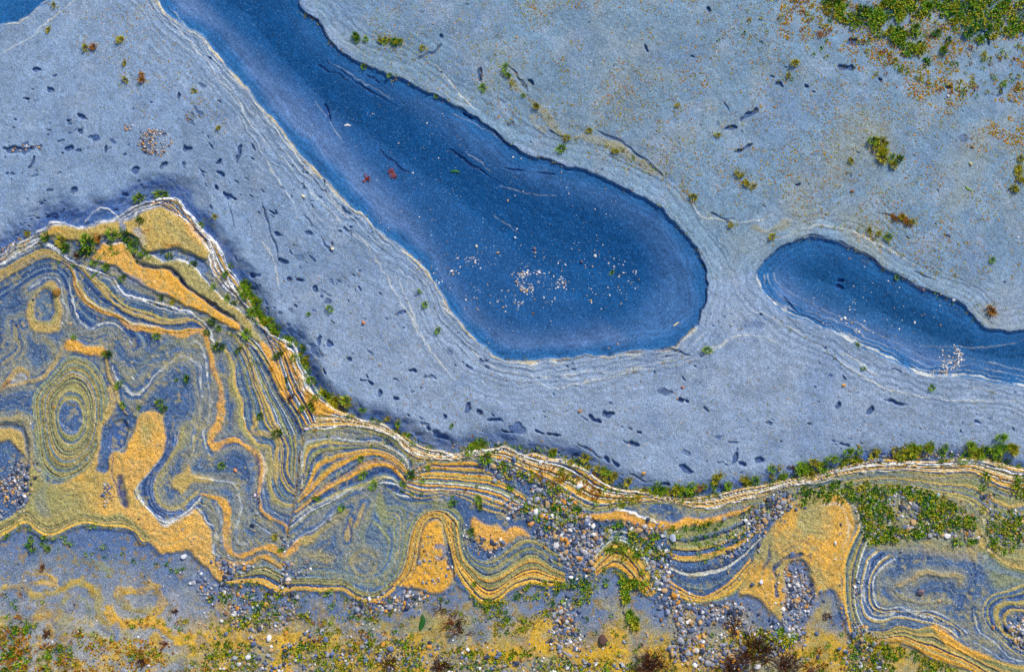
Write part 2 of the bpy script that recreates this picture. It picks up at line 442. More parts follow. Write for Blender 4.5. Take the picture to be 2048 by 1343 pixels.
# dark creases; along the hollow rims, occlusion shade painted in with wet seams
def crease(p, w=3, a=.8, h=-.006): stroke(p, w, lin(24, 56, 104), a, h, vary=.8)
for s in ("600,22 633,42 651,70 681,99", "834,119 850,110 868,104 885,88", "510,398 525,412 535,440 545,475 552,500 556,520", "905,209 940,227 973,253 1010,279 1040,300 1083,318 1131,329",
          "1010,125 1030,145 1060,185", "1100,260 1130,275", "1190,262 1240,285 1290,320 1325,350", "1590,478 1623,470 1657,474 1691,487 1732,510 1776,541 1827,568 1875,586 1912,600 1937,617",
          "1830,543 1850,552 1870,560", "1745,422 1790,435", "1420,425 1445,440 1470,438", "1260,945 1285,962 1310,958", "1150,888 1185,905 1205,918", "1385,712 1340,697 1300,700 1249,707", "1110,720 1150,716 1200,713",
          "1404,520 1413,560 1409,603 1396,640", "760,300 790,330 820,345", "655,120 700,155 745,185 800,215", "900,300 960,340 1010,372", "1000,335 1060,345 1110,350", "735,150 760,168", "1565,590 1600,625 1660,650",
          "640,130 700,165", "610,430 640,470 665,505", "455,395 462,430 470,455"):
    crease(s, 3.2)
for s in ("905,225 980,265 1010,285", "660,120 720,160 790,200", "930,300 985,345", "1000,372 1060,388 1110,392", "985,430 1040,470", "630,200 665,250 690,285", "1840,690 1960,695 2048,680"):
    stroke(s, 2, 'p', .35)

# pits and flake scars in the slate
def pit(x, y, rx, ry, ang, dep=.006, wet_shade=.8):
    R = max(rx, ry) * 1.9 + 4
    w = window(x - R, x + R, y - R, y + R)
    if w is None: return
    X, Y = wx[w] - x, wy[w] - y
    ca, sa = math.cos(ang), math.sin(ang)
    u = (X * ca + Y * sa) / rx; v = (-X * sa + Y * ca) / ry
    r = np.hypot(u, v) + .42 * NP[w] + .2 * N30[w]
    m = 1 - smooth(.75, 1.12, r)
    H[w] -= dep * m
    k = (m * wet_shade)[..., None]
    C[w] = C[w] * (1 - k) + lin(40, 78, 134) * k  # dark blue painted into the pit for its shade as well as wet
NP = noise(8, 71)
for x, y, rx, ry, a in ((106, 182, 8, 6, .3), (137, 241, 5, 5, 0), (161, 264, 6, 5, 1), (139, 298, 9, 5, -.5), (151, 380, 9, 5, -1), (212, 298, 3, 13, .2), (372, 298, 7, 5, 0), (437, 320, 6, 4, -.4), (476, 308, 4, 19, .25),
      (358, 195, 3, 6, 0), (269, 342, 6, 8, .3), (325, 332, 4, 8, .6), (164, 233, 10, 3, .7), (65, 322, 3, 11, .4), (433, 377, 4, 7, -.4), (459, 394, 11, 5, .4), (40, 298, 26, 7, 0), (75, 140, 10, 4, -.3), (50, 198, 9, 2.5, 0),
      (882, 75, 6, 11, -.3), (1705, 86, 9, 5, 0), (1691, 135, 18, 5, .1), (1501, 230, 4, 19, .85), (1484, 299, 4, 19, 1.05), (1461, 257, 12, 5, -.4), (1417, 20, 5, 7, .3), (1596, 367, 13, 3, 0), (1972, 80, 4, 15, -.3),
      (656, 226, 5, 13, -.2), (1677, 574, 9, 14, 0), (821, 740, 9, 4, .4), (727, 759, 7, 4, 0), (759, 788, 4, 8, .3), (790, 798, 6, 4, 0), (890, 830, 6, 4, .8), (1191, 839, 14, 4, .6), (1218, 827, 9, 5, 0), (1365, 799, 8, 5, .2),
      (1266, 888, 13, 5, .25), (1280, 865, 5, 4, 0), (1790, 803, 18, 4, .25), (1678, 810, 6, 5, 0), (1738, 823, 9, 4, -.8), (1470, 915, 4, 14, .4), (1520, 920, 8, 5, -.5), (1485, 930, 9, 7, .5), (1368, 938, 20, 6, .35), (440, 345, 8, 6, .6),
      (560, 470, 8, 5, .3), (566, 520, 11, 4, .2), (543, 425, 9, 3, .6), (600, 560, 9, 3, -.1), (580, 557, 4, 7, 0), (630, 575, 5, 6, 0), (640, 680, 3, 13, .1), (660, 688, 7, 6, .4), (700, 720, 6, 5, 0), (740, 765, 9, 5, .3), (650, 740, 3, 12, -.2),
      (990, 838, 10, 4, 0), (960, 825, 4, 7, -.3), (935, 815, 4, 9, .2), (880, 870, 26, 7, .5), (1010, 860, 8, 3, .2), (1110, 870, 14, 3, .3), (1080, 862, 10, 3, .4), (1210, 918, 4, 11, -.6), (1230, 930, 4, 10, -.8), (1330, 965, 10, 3, .2),
      (1760, 160, 6, 4, 0), (1610, 175, 5, 4, .5), (1625, 185, 8, 4, .2), (1560, 170, 6, 5, 0), (1900, 175, 6, 4, 0), (2000, 190, 5, 9, .6), (1290, 95, 4, 10, -.5), (1060, 165, 8, 4, .6), (940, 235, 10, 3, .6), (960, 150, 6, 9, 0)):
    pit(x, y, rx, ry, a, dep=.009)
rp = np.random.default_rng(3)
cand = 0
CLU = noise(45, 74) + .5 * noise(20, 75)
while cand < 560:
    x, y = rp.uniform(-40, 2090), rp.uniform(-40, 990)
    j, i = min(NY - 1, max(0, int((y - Y0) / S))), min(NX - 1, max(0, int((x - X0) / S)))
    if not UPPER[j, i] or y > 985: continue
    near = TR[j, i]
    left = 1 if (x < 760 and y > 200) else (.5 if y > 600 else .10)
    if rp.random() > left * (.35 + 1.6 * near): continue
    ang = math.atan2(.75, .66) if x > 340 else -.35
    if x > 800: ang = .35
    if CLU[j, i] < rp.normal(.05, .3): continue
    L = min(15, rp.lognormal(1.25, .65))
    pit(x, y, L, max(.9, L * rp.uniform(.2, .65)), ang + rp.normal(0, .35), dep=rp.uniform(.002, .006), wet_shade=rp.uniform(.2, .85))
    cand += 1

# ------------------------------------------------------------------ colours of the lower shelf
mb_ = BELOW.astype(float)
mixc(blur(mb_, 1) * (mb_ > 0), lin(98, 118, 152))
q1 = np.clip(fbm(90, 80) * 1.5, 0, 1) * mb_
mixc(q1, lin(150, 150, 140), .55)
low = smooth(1225, 1300, gy + 25 * noise(80, 81)) * mb_ * smooth(330, 520, gx + 60 * noise(90, 82))
mixc(low, 'T', .75)
mixc(np.clip(low * (fbm(60, 83) * 2.2 + .35), 0, 1), 'Y', .9)
mixc(smooth(1150, 1250, gy) * mb_ * (1 - smooth(330, 480, gx)), lin(160, 158, 150), .75)
mixc(mb_ * (1 - smooth(1050, 1150, gy)) * (gx < 420), lin(72, 104, 152), .7)
for s, w, c, a in (("-20,1190 0,1182 20,1173 45,1169 58,1178 65,1190 94,1188 121,1176 141,1166 162,1165 182,1174 195,1190 198,1217 204,1243 225,1258 260,1268", 16, 'T', .9), ("0,1180 20,1172 45,1168 58,1177 65,1189 94,1187 121,1175 141,1165 162,1164 182,1173 194,1188", 5, 'Y', .8),
          ("203,1219 214,1216 222,1230 244,1245 273,1243 312,1245 336,1262 361,1278 400,1271", 20, 'Y', .95), ("210,1224 222,1232 250,1246 300,1245 330,1258", 9, 'o', .8), ("228,1192 236,1184 273,1182 305,1170 320,1187 320,1213 305,1229 285,1240", 15, 'Y', .9),
          ("232,1198 254,1214 283,1222 305,1215", 9, 'T', .9), ("172,1266 215,1285 254,1296 312,1311 352,1316 400,1308", 17, 'T', .9), ("-10,1237 0,1237 39,1239 74,1235 109,1219 140,1190 158,1186", 13, 'T', .85), ("40,1239 74,1236 106,1222", 3, 'r', .7),
          ("66,1150 78,1146 100,1148 112,1158 105,1164 80,1166 66,1160", 9, 'Y', .85), ("150,1120 170,1125 200,1130 218,1143 212,1150", 14, 'y', .7), ("60,1104 100,1098 160,1106 240,1120 330,1130 400,1142", 11, 'g', .45), ("0,1120 60,1128 120,1122 170,1112", 9, 'g', .5),
          ("155,1190 172,1204 180,1225 182,1250", 9, 'y', .8), ("118,1196 140,1184 160,1190 172,1210", 5, 'm', .8), ("85,1185 110,1205 90,1218 40,1222", 12, 's', .5), ("225,1245 236,1265 228,1280", 12, 's', .9), ("195,1250 215,1265 240,1275", 8, 's', .7), ("335,1180 350,1205 348,1230 350,1260", 16, 'm', .6),
          ("1010,1310 1060,1300 1120,1296 1180,1300 1240,1302", 30, 'Y', .95), ("620,1290 660,1285 640,1300", 26, 'Y', .85), ("380,1285 440,1292 520,1280 580,1290", 18, 'Y', .7), ("430,1210 460,1225", 14, 'Y', .6), ("1320,1330 1400,1335 1460,1340", 14, 'Y', .8), ("1130,1215 1160,1200 1200,1195", 18, 's', .6)):
    stroke(s, w * 1.15, c, a, .002 if c in 'YToy' else 0, soft=6, rag=4.5)
mixc(np.clip(fbm(34, 190) * 2.0 - .25, 0, 1) * mb_ * smooth(1150, 1230, gy), 'T', .75)
mixc(np.clip(fbm(26, 191) * 2.2 - .5, 0, 1) * mb_ * smooth(1190, 1270, gy), 'Y', .85)
mixc(np.clip(fbm(40, 192) * 2.0 - .4, 0, 1) * mb_, lin(70, 96, 132), .5)
mixc(np.clip(noise(7, 193) * noise(30, 194) * 2 - .3, 0, 1) * mb_, lin(150, 120, 40), .6)
for s in ("700,1235 770,1245 830,1238 900,1250", "720,1250 800,1258 870,1252"): stroke(s, 8, 'y', .5, soft=5)

BEDS.clear()
# ------------------------------------------------------------------ the banded ledge
ml = IN_LEDGE.astype(float)
mixc(blur(ml, 1), 'b')
mixc(np.clip(fbm(70, 90), 0, 1) * ml, 'g', .5)
mixc(np.clip(-fbm(60, 91), 0, 1) * ml, 'd', .5)

# left limb of the anticline: bedding between the white edge and the eye
loft(["0,532 19,517 39,505 59,495 74,486 86,486 101,495 117,505 133,515 148,523 166,531 185,539 205,547 225,557 231,568 241,582 260,592 283,596 303,602 328,611 352,618 381,623 392,634 411,650 423,668 430,690",
      "0,550 23,536 49,522 74,509 94,505 108,510 122,517 140,526 160,530 172,540 187,558 202,577 216,595 232,608 252,622 275,629 300,636 322,645 348,646 372,638 390,637 404,648 414,664 420,690",
      "0,566 23,551 49,537 74,523 94,518 113,522 130,530 142,545 148,563 155,579 165,597 180,611 197,621 221,629 244,640 264,651 289,657 322,663 352,668 376,663 394,660 407,667 413,680 416,692"],
     ["wbpbgbytb", "tbdgbTtk"], seed=11)
loft(["0,600 30,580 60,560 85,548 110,545 125,560 134,590 140,620 150,640 164,652 182,660 195,655 211,648 230,652 246,665 258,679 268,696",
      "0,566 23,551 49,537 74,523 94,518 113,522 130,530 142,545 148,563 155,579 165,597 180,611 197,621 221,629 244,640 264,651 289,657 310,664 320,670 318,690"], ["bdgbdgb"], seed=12)
stroke("-10,556 0,550 23,536 49,522 74,509 94,505 113,513 133,524", 12, 't', .8, .003, soft=5)
stroke("133,524 144,542 150,562 156,577 166,595 180,609 195,618 221,628 244,640 264,651 289,657 322,663 352,668 376,663 394,660 408,667 416,687 421,708 426,737 433,760 440,784 443,810 440,840 427,863 420,880 426,891 438,893 458,881 476,882 499,896 516,910 524,928 524,957 521,986 524,1015 534,1033 552,1042 569,1051 575,1062", 12, 'o', .85, .004, soft=3, layer=True)
stroke("133,520 146,540 153,562 160,577 171,595 184,607 200,615 225,624 248,635 268,646 291,652 322,657", 3.5, 'p', .5, .003)
stroke("156,528 170,538 185,556 201,575 215,593 230,607 250,620 273,629 293,635 322,645 348,646 371,638 387,637", 9, 't', .8, .003, soft=3, layer=True)
stroke("0,532 19,517 39,505 59,495 74,487 86,487 101,496 117,506 133,516 148,524 166,532 185,540 205,548 225,558", 5, 'w', .85, .006, taper=False)
stroke("-20,532 0,520 19,507 49,491 72,482 86,483 103,492 119,502 135,512", 4, 'w', .8, .006, taper=False)
stroke("225,557 231,568 241,582 260,592 283,596 303,602 328,611 352,618 381,623 394,636 411,652 423,670 427,690", 6, 'w', .8, .006, taper=False)
stroke("135,556 141,585 147,614 158,640 166,648 182,658 195,652 211,645 230,649 246,663 258,677 268,694", 4.5, 'p', .75, .003)
stroke("137,653 148,667 168,677 187,681 211,673", 4, 'T', .8, .002)
stroke("225,731 234,753 246,772 258,784 269,790 289,776 305,757 322,737 346,720 371,715 391,722 399,740 404,766 405,795 397,825 391,854 388,878 385,898 377,922", 5, 'p', .7, .003)
stroke("373,689 391,684 402,693 410,716 416,752 420,790 420,825 412,855 408,872 411,896 420,910", 5, 'p', .75, .003)
stroke("250,760 275,735 300,712 330,692 360,684 385,690", 16, 'y', .5, soft=10)
stroke("240,730 262,755 285,745 310,715 340,700", 14, 'g', .5, soft=10)
stroke("25,645 35,679 39,698 20,718 0,729 -20,735", 7, 'T', .7)
stroke("30,560 15,600 10,640 18,680", 10, 'g', .45, soft=8)
stroke("78,671 98,682 106,696 102,710", 6, 'T', .75)
stroke("45,640 48,652", 6, 't', .9)
# the small eye
area("105,561 121,591 122,614 121,659 105,662 70,663 57,649 53,620 57,604 70,585 88,567", 't', .9, .005, layer=True)
area("88,578 103,585 109,605 107,628 98,641 80,643 70,632 67,610 72,592", 'b', 1, -.006, layer=True)
stroke("88,574 104,580 113,602 111,628 100,644 78,647 67,634 63,610 68,590 88,574", 5, 'y', .7)
area("88,584 98,592 102,610 98,630 86,634 76,624 74,606 78,592", 'g', .7, -.002)
stroke("60,580 64,575 88,556 109,555 119,567 127,595 131,624 133,650", 4.5, 'p', .65, .003)
stroke("60,590 48,605 46,630 50,650", 7, 'g', .6)
# lobe at the left margin
area("16,757 25,745 39,738 53,743 56,755 50,763 20,772", 'm', .9, -.003)
stroke("8,770 16,757 25,745 39,738 53,743 56,755", 8, 't', .9, .004)
stroke("-10,785 0,780 10,766 18,760", 7, 'r', .9, .004)
# the large concentric mound
loft(["148,708 176,716 197,734 211,760 219,790 220,830 214,862 206,888 193,914 174,942 147,960 112,964 84,944 72,904 67,862 63,830 62,795 78,768 98,750 114,731 130,713 148,708",
      "148,716 172,724 190,742 204,765 210,790 211,830 207,858 200,885 188,910 170,935 145,950 115,955 90,935 80,900 76,860 72,830 71,797 85,775 105,757 120,738 133,722 148,716",
      "146,745 166,752 180,770 188,792 191,830 187,862 178,888 160,908 140,918 118,914 102,890 96,860 93,830 94,800 104,780 120,765 134,750 146,745",
      "142,790 156,794 166,812 170,835 166,858 156,874 142,880 128,874 118,858 114,835 117,812 128,796 142,790",
      "141,806 151,808 159,820 161,835 158,850 150,860 141,862 131,860 123,850 120,835 123,820 131,808 141,806"],
     ["bgyg", "ykTygyktyg", "tkTkykTyTkg", "yTgs"], seed=14, hs=.8, jit=.06)
area("141,806 151,808 159,820 161,835 158,850 150,860 141,862 131,860 123,850 120,835 123,820 131,808", 'b', .95, -.003, layer=True)
stroke("150,745 166,757 178,775 186,800", 3, 'm', .5); stroke("128,775 118,800 108,830 112,870", 5, 'T', .5)
stroke("188,742 198,755", 3, 'd', .8, -.003)
area("129,686 141,679 156,682 176,692 207,692 212,710 187,712 172,708 156,700 129,700", 'o', .95, .006, layer=True)
stroke("127,688 117,706 109,729 94,747 78,761 55,762 27,770 5,778", 8, 't', .85, .005)
stroke("212,712 217,737 227,761 232,780 240,808 246,820 254,826", 8, 't', .9, .005)
stroke("221,770 225,800 220,820 208,845 199,868 196,885", 15, 't', .85, .003, soft=5)
stroke("207,690 214,712 222,740 232,770 240,800 250,820 262,818 285,808 305,806", 2.5, 'k', .7, -.005)
# left pool
area("-20,850 0,850 20,847 39,850 50,861 54,890 54,940 52,970 40,1015 0,1040 -20,1040", 'b', .9, -.010)
area("-20,856 0,855 20,853 37,857 46,868 49,890 50,925 47,918 41,906 29,891 15,881 -20,884", 't', .95, .008, layer=True)
stroke("-20,847 0,848 20,845 39,848 51,860 55,889 55,938 53,967", 6, 'd', .9, -.006)
stroke("-20,838 0,838 25,836 46,838 58,852 62,890 62,950", 8, 't', .85, .003)
stroke("0,902 18,905 28,925 32,950", 8, 'g', .8)
# the big orange sandstone mass with its finger
ORANGE = "197,880 199,900 195,925 195,943 211,944 217,920 226,905 236,899 250,903 260,879 270,855 281,828 305,824 321,828 327,842 330,870 330,898 324,912 312,926 293,949 277,965 269,981 279,1002 301,1025 313,1045 332,1050 352,1043 371,1031 391,1018 408,1039 420,1059 424,1089 429,1113 440,1133 458,1154 470,1165 440,1163 423,1143 396,1118 382,1102 358,1102 323,1107 309,1095 297,1084 283,1085 273,1070 254,1059 225,1057 195,1053 176,1049 156,1052 137,1061 117,1071 98,1076 82,1072 66,1061 55,1051 37,1055 19,1067 0,1077 -30,1085 -30,1050 0,1045 40,1022 56,1000 60,960 64,930 78,945 100,968 120,966 150,955 175,935 190,912"
area(ORANGE, 't', 1, .004, layer=True)
inO = blur(inside(spline(ORANGE, 6, True)).astype(float), 1)
mixc(inO * smooth(170, 260, gx + 40 * noise(50, 93)), 'O', .8)
mixc(inO * np.clip(fbm(50, 94) * 1.6, 0, 1), 'o', .55)
mixc(inO * (1 - smooth(70, 150, gx + 30 * noise(40, 95) - .25 * (gy - 900))), 'y', .75)
mixc(inO * np.exp(-((gx - 292) / 14) ** 2 - ((gy - 865) / 26) ** 2), 'y', .7)
for r0 in (9, 15, 21): stroke([[292 + r0 * .8 * math.cos(t), 868 + r0 * 1.9 * math.sin(t)] for t in np.linspace(-3.0, -.1, 9)], 2.2, 'y', .7)
loft(["-30,1050 0,1042 25,1030 50,1014 62,1020 76,1036 95,1046 115,1042 140,1030 165,1024 190,1028 215,1032 240,1026 262,1040 285,1058 300,1072",
      "-30,1086 0,1077 19,1067 37,1055 55,1051 66,1061 82,1072 98,1076 117,1071 137,1061 156,1052 176,1049 195,1053 225,1057 254,1059 273,1070 283,1085 297,1084"], ["ytykytkTtyotg"], seed=15, jit=.05)
stroke("300,1072 330,1090 360,1082 395,1070 418,1085", 3, 'y', .7); stroke("310,1060 345,1065 380,1048", 3, 'y', .5)
stroke("88,1000 96,1030 85,1010 92,970 110,962", 20, 'g', .5, soft=12)
stroke("70,860 78,920 95,970 80,1005", 16, 'y', .6, soft=8)
# blue pocket and oval hollow
area("215,840 203,865 199,898 197,934 209,943 215,918 228,899 244,904 254,889 262,865 273,838 262,830 250,829 235,832", 'b', 1, -.005, layer=True)
area("223,852 234,843 250,842 254,856 254,879 242,893 221,897 214,889 216,873", lin(62, 92, 140), 1, -.009, layer=True)
stroke("223,852 234,843 250,842 254,856 254,879 242,893 221,897 214,889 216,873 223,852", 2.5, 'k', .8)
stroke("256,860 256,880 244,896 222,900", 2.5, 'p', .6, .003)
area("232,955 244,949 246,967 256,988 254,1014 242,1012 236,981", 'd', .9, -.007, layer=True)
stroke("228,905 222,935 226,960 234,978 240,1010", 3, 'd', .7, -.004); stroke("236,905 244,935 250,965 260,995 256,1015", 3, 'y', .7)
# the dark fold and its tan core
loft(["330,905 324,914 312,928 293,951 279,966 271,981 281,1002 302,1024 320,1040 342,1044 366,1028 390,1010 402,990",
      "345,870 342,898 328,922 312,942 300,960 297,985 306,1010 324,1027 342,1032 362,1022 384,1002 400,982",
      "368,855 360,885 345,912 328,935 314,960 313,985 321,1004 340,1014 360,1010 382,992 400,978"], ["psbds", "dsbmT"], seed=16)
stroke("371,850 367,858 361,885 353,899 335,930 316,960 314,985 321,1006 338,1014 358,1012 382,993 400,979", 9, 'T', .85, .003, soft=3)
stroke("338,870 334,900 326,925 303,950 293,968 294,990 304,1012 324,1032 340,1042", 13, 'd', .6, -.005, soft=5)
area("340,960 350,948 362,945 372,930 378,925 383,948 400,952 420,957 428,964 410,969 385,966 372,980 362,992 356,980 343,975", 't', .95, .004, layer=True)
stroke("385,957 423,961 452,962 470,974 478,995 481,1015 476,1045 471,1068 476,1086 493,1091 499,1080", 6, 'p', .6, .003)
stroke("375,840 370,860 378,870 366,888 356,905", 14, 'y', .6, soft=6)
stroke("393,830 398,860 390,885 380,910 376,925", 7, 'T', .7)
stroke("333,850 337,880 334,898", 2.5, 's', .7)
stroke("312,1030 330,1040 348,1040 368,1026 392,1008 404,992", 4, 'w', .6, .004); stroke("314,1045 334,1050 354,1043 374,1030 392,1017", 4, 'w', .7, .005)
stroke("391,1012 405,1027 417,1045 427,1052 430,1075 427,1100 433,1113 452,1118 476,1120", 4, 'w', .7, .005)
stroke("398,1000 415,1015 432,1040 438,1075 436,1100 450,1110", 3, 'k', .7, -.003)
stroke("404,985 425,990 441,1001 452,1016 453,1045 451,1074 455,1095 464,1110 487,1111 511,1101 534,1097 552,1104 566,1112 578,1104 593,1089 616,1075 645,1063", 13, 'o', .9, .004, layer=True, soft=3)
stroke("430,1000 440,1030 442,1070 444,1098", 5, 'p', .5); stroke("408,995 424,1020 432,1060", 5, 'y', .6)
stroke("452,1116 476,1120 505,1110 534,1107 555,1116", 3, 'k', .8, -.004)
stroke("440,1122 464,1127 499,1124 528,1115 549,1127 566,1130 590,1125", 11, 'o', .85, .004, layer=True)
stroke("476,1133 505,1128 528,1120 549,1133 566,1137", 3, 'k', .8, -.004)
loft(["455,1152 470,1142 500,1135 530,1126 553,1136 575,1148 600,1152 640,1150 690,1156 715,1174 745,1182 770,1170 795,1148",
      "455,1163 464,1165 499,1164 525,1168 549,1181 569,1183 600,1179 644,1182 682,1180 697,1187 717,1199 740,1203 761,1199 790,1178"], ["gykTkyTkbkoto"], seed=17, jit=.05)
# bands right of the fold, running down to the crease
loft(["440,664 464,670 487,696 499,722 511,755 522,784 534,813 546,842 557,862 565,875",
      "476,670 505,696 522,722 540,755 557,790 575,816 592,842 602,866"], ["tbpbykgbpbyb"], seed=18)
loft(["481,660 511,684 534,716 549,746 569,784 592,819 606,848", "476,672 505,696 522,722 540,755 557,790 575,816 592,842 602,866"], ["wkytbk"], seed=19)
loft(["446,700 458,719 462,743 458,763 464,784 476,807 476,836 484,860 499,878 511,892 534,896 540,913 540,942 538,972 546,998 563,1008 587,1010",
      "465,690 480,715 492,750 500,780 508,810 512,845 525,868 549,876 556,893 554,922 553,951 556,975 570,995 588,1000",
      "487,696 499,722 511,755 522,784 534,813 546,842 563,869 572,898 569,936 576,957 590,975"], ["ytbgbgy", "bgbytbtkb"], seed=20)
stroke("446,705 458,719 462,743 458,763 464,784 476,807 476,836 484,860 499,878 511,893 534,897 540,913 540,942 538,972 546,998 563,1008 587,1011", 12, 'T', .85, .003, layer=True, soft=4)
stroke("505,822 511,846 505,866 531,868 549,875 555,893 553,922 552,951 555,972", 9, 't', .85, .003, soft=3)
stroke("440,664 464,670 487,696 499,722 511,755 522,784 534,813 546,842 563,869", 6, 't', .85, .004)
loft(["565,872 575,898 572,936 580,955 592,968", "604,868 602,887 597,930 594,960 590,985"], ["tbydTg"], seed=21)
stroke("455,900 475,895 495,908 506,930 508,960 503,1000 505,1030", 9, 's', .55, soft=5)
stroke("520,900 530,930 529,980 535,1015 560,1035 582,1040", 4, 'p', .5)
stroke("512,905 517,940 514,990 518,1025 545,1050 572,1068", 8, 'd', .8, -.003, soft=4)
stroke("508,1040 530,1058 552,1070 566,1085", 4, 'p', .55)
stroke("601,868 602,887 597,930 590,986 587,1010 575,1062 575,1092", 3, lin(120, 84, 40), .85, -.008)
stroke("604,868 606,900 600,950", 6, 't', .7)
# fold right of the crease
V0 = "601,985 604,930 604,900 611,888 634,879 658,875 697,880 726,883 758,885 787,897 811,917 817,938 816,955"
VB = "596,1002 615,985 638,962 655,945 673,929 705,911 737,905 775,912 799,929 812,945 816,958"
VC = "590,1022 615,1005 644,981 688,956 723,932 755,924 781,929 802,949 814,968"
VD = "584,1040 610,1020 640,1005 688,985 732,971 764,955 787,961 805,981 828,999"
VE = "578,1062 601,1044 629,1024 673,1003 717,976 746,965 775,976 805,1002 834,1006 872,1008 904,1009"
loft([V0, VB, VC, VD, VE], ["pbytbykbtoby", "obgkb", "obdbgT", "bpbdbpby"], seed=22)
for s in (VB, VC): stroke(s, 9, 'o', .6, .003, soft=4)
stroke(V0, 5, 'p', .6, .004)
stroke(VD, 4, 'p', .5, .003)
stroke("581,1056 601,1042 622,1021 651,1007 680,992 700,980", 4, 'p', .6, .003); stroke("584,1089 610,1065 636,1053 660,1030 686,1012", 4, 'p', .55, .003)
stroke("583,1075 605,1056 630,1040 655,1022 690,1000", 14, 's', .5, soft=7)
W_T = "822,946 857,927 893,926 936,923 960,929 986,951 1005,968"; W_M = "815,958 860,952 900,954 958,960 1002,971 1046,989 1075,1006"
W_B = "812,966 850,975 900,978 944,984 988,995 1032,1015 1050,1025"; W_L = "805,985 840,1000 880,995 905,993 929,1004 958,1024 988,1032 1023,1030"
loft([W_T, W_M, W_B, W_L], ["okbotkbtoy", "kobypbob", "bpobtgbtb"], seed=23)
# white-edged upper strand from the crest to the right
XL = "612,864 650,862 700,856 740,864 782,880 806,905 830,922 860,924 900,922 940,918 965,916 990,928 1030,940 1075,960 1115,985 1150,1008 1190,1022 1235,1014 1290,1008 1340,1006 1376,1016 1414,1021 1466,1010 1513,1003 1543,989 1572,978 1616,972 1650,962 1706,950 1765,944 1824,947 1882,953 1940,950 1970,965 2014,986 2048,984 2120,990"
XU = NORTH[NORTH.index("656,802"):]
XM = "625,845 680,838 740,850 790,868 815,890 850,908 900,914 940,908 975,903 1010,905 1050,922 1100,940 1150,962 1190,985 1240,995 1295,994 1340,1000 1380,1005 1430,1003 1484,990 1528,983 1572,968 1616,961 1650,952 1700,940 1750,932 1800,931 1850,934 1900,932 1950,932 1980,942 2020,958 2048,960 2120,968"
loft([XU, XM, XL], ["twobwtpo", "pokwtopbty"], seed=24, hs=1.4)
for k, (s, w) in enumerate((("612,862 650,855 700,851 740,858 790,873 812,895 850,912 900,917 945,907 975,901 1000,897", 5), ("660,822 700,834 764,851 799,872 834,892 887,905 936,904 990,897 1020,899", 4), ("1011,893 1060,915 1110,922 1160,935 1200,960 1240,980 1290,985", 4),
               ("1376,1014 1420,1014 1470,1000 1513,990 1560,972 1600,965 1650,955", 4), ("1650,948 1720,933 1800,926 1880,928 1940,922 1990,932 2048,945", 4), ("1530,985 1560,975 1620,966 1700,953", 3.5), ("1700,945 1800,938 1900,940 1960,945", 3))):
    stroke(s, w, 'w', .75, .005)
for s in ("612,870 660,862 720,868 770,878 800,905", "1000,935 1050,955 1110,990 1160,1015", "1330,1003 1290,990 1250,985", "1780,935 1860,938 1930,930"): stroke(s, 2.5, 'k', .7, -.004)
# white-edged flank of the ridge crest
FO = NORTH[NORTH.index("312,398"):NORTH.index("656,802")] 
FI = "300,410 322,412 336,419 352,431 367,445 382,460 397,478 414,499 420,520 423,540 437,560 456,578 476,598 491,618 505,636 525,660 540,690 552,725 560,755 566,780 576,800 592,825 608,852"
FM = "306,403 324,404 345,408 358,420 374,440 392,460 410,478 424,495 432,515 441,535 457,558 472,580 488,602 502,625 520,655 545,682 566,700 577,725 586,750 597,775 610,800 622,820 630,842"
loft([FO, FM, FI], ["wbwoWb".replace('W', 'p'), "wbokwbob"], seed=25, hs=1.6, jit=.07)
stroke("312,400 336,398 357,401 366,411 379,431 393,450 411,468 427,482 439,497 446,510", 5, 'w', .9, .008, taper=False)
stroke("380,440 400,465 415,480 425,505 438,530 452,552 468,575 484,600 500,624 518,648 545,672 566,682 578,700 588,725 600,752 615,775 635,795 650,806", 5, 'w', .9, .008)
stroke("336,419 360,436 382,458 400,480 416,500 419,520 425,540 440,562 457,580 478,600", 4, 'w', .75, .006); stroke("418,500 428,525 440,550 455,570 466,575", 4, 'w', .7, .005)
stroke("587,690 596,720 606,745 620,770", 5, 'w', .7, .006); stroke("572,696 582,720 592,745 602,770 612,790", 4, 'w', .7, .006)
area("516,684 524,683 540,696 549,716 560,737 566,757 572,784 574,797 566,794 556,776 548,754 541,734 530,711", 'o', .95, .005, layer=True)
area("558,686 566,684 577,702 583,722 592,742 600,762 608,784 602,784 594,766 582,745 571,720 563,703", 'o', .95, .005, layer=True)
area("607,786 618,780 632,791 652,808 676,823 645,832 622,824 610,803", 'o', .95, .005, layer=True)
# top slabs
area("78,472 94,462 109,453 127,451 145,453 162,457 182,453 205,448 225,445 244,441 264,437 283,427 303,417 324,412 336,419 352,431 367,445 382,460 397,478 414,499 417,517 409,521 378,505 364,499 339,495 300,505 290,500 283,489 273,474 244,466 205,470 195,476 166,483 137,480 109,472 84,478", 't', 1, .012, layer=True)
stroke("330,440 350,460 372,485 395,508", 26, 'T', .6, soft=14); stroke("368,448 385,468 400,490", 14, 'O', .7, soft=8); stroke("95,466 115,460 135,466", 10, 'o', .6, soft=6)
stroke("240,442 246,455 244,464", 12, 's', .75, soft=6); stroke("270,455 285,470 290,490", 14, 'm', .7, soft=8)
stroke("285,462 300,458", 7, 'r', .7); stroke("325,488 345,490 365,492", 9, lin(150, 96, 36), .6, soft=5)
area("300,506 330,497 360,503 385,512 408,524 420,545 400,546 388,534 366,523 345,520 328,521 318,513", 's', .95, -.004, layer=True)
area("283,517 305,511 320,515 328,522 347,520 364,521 388,536 402,551 416,572 434,586 452,603 472,617 488,632 505,653 518,673 522,684 510,682 495,665 478,648 462,630 440,614 415,599 396,588 379,575 362,556 350,540 328,531 303,530 285,527", 'T', 1, .010, layer=True)
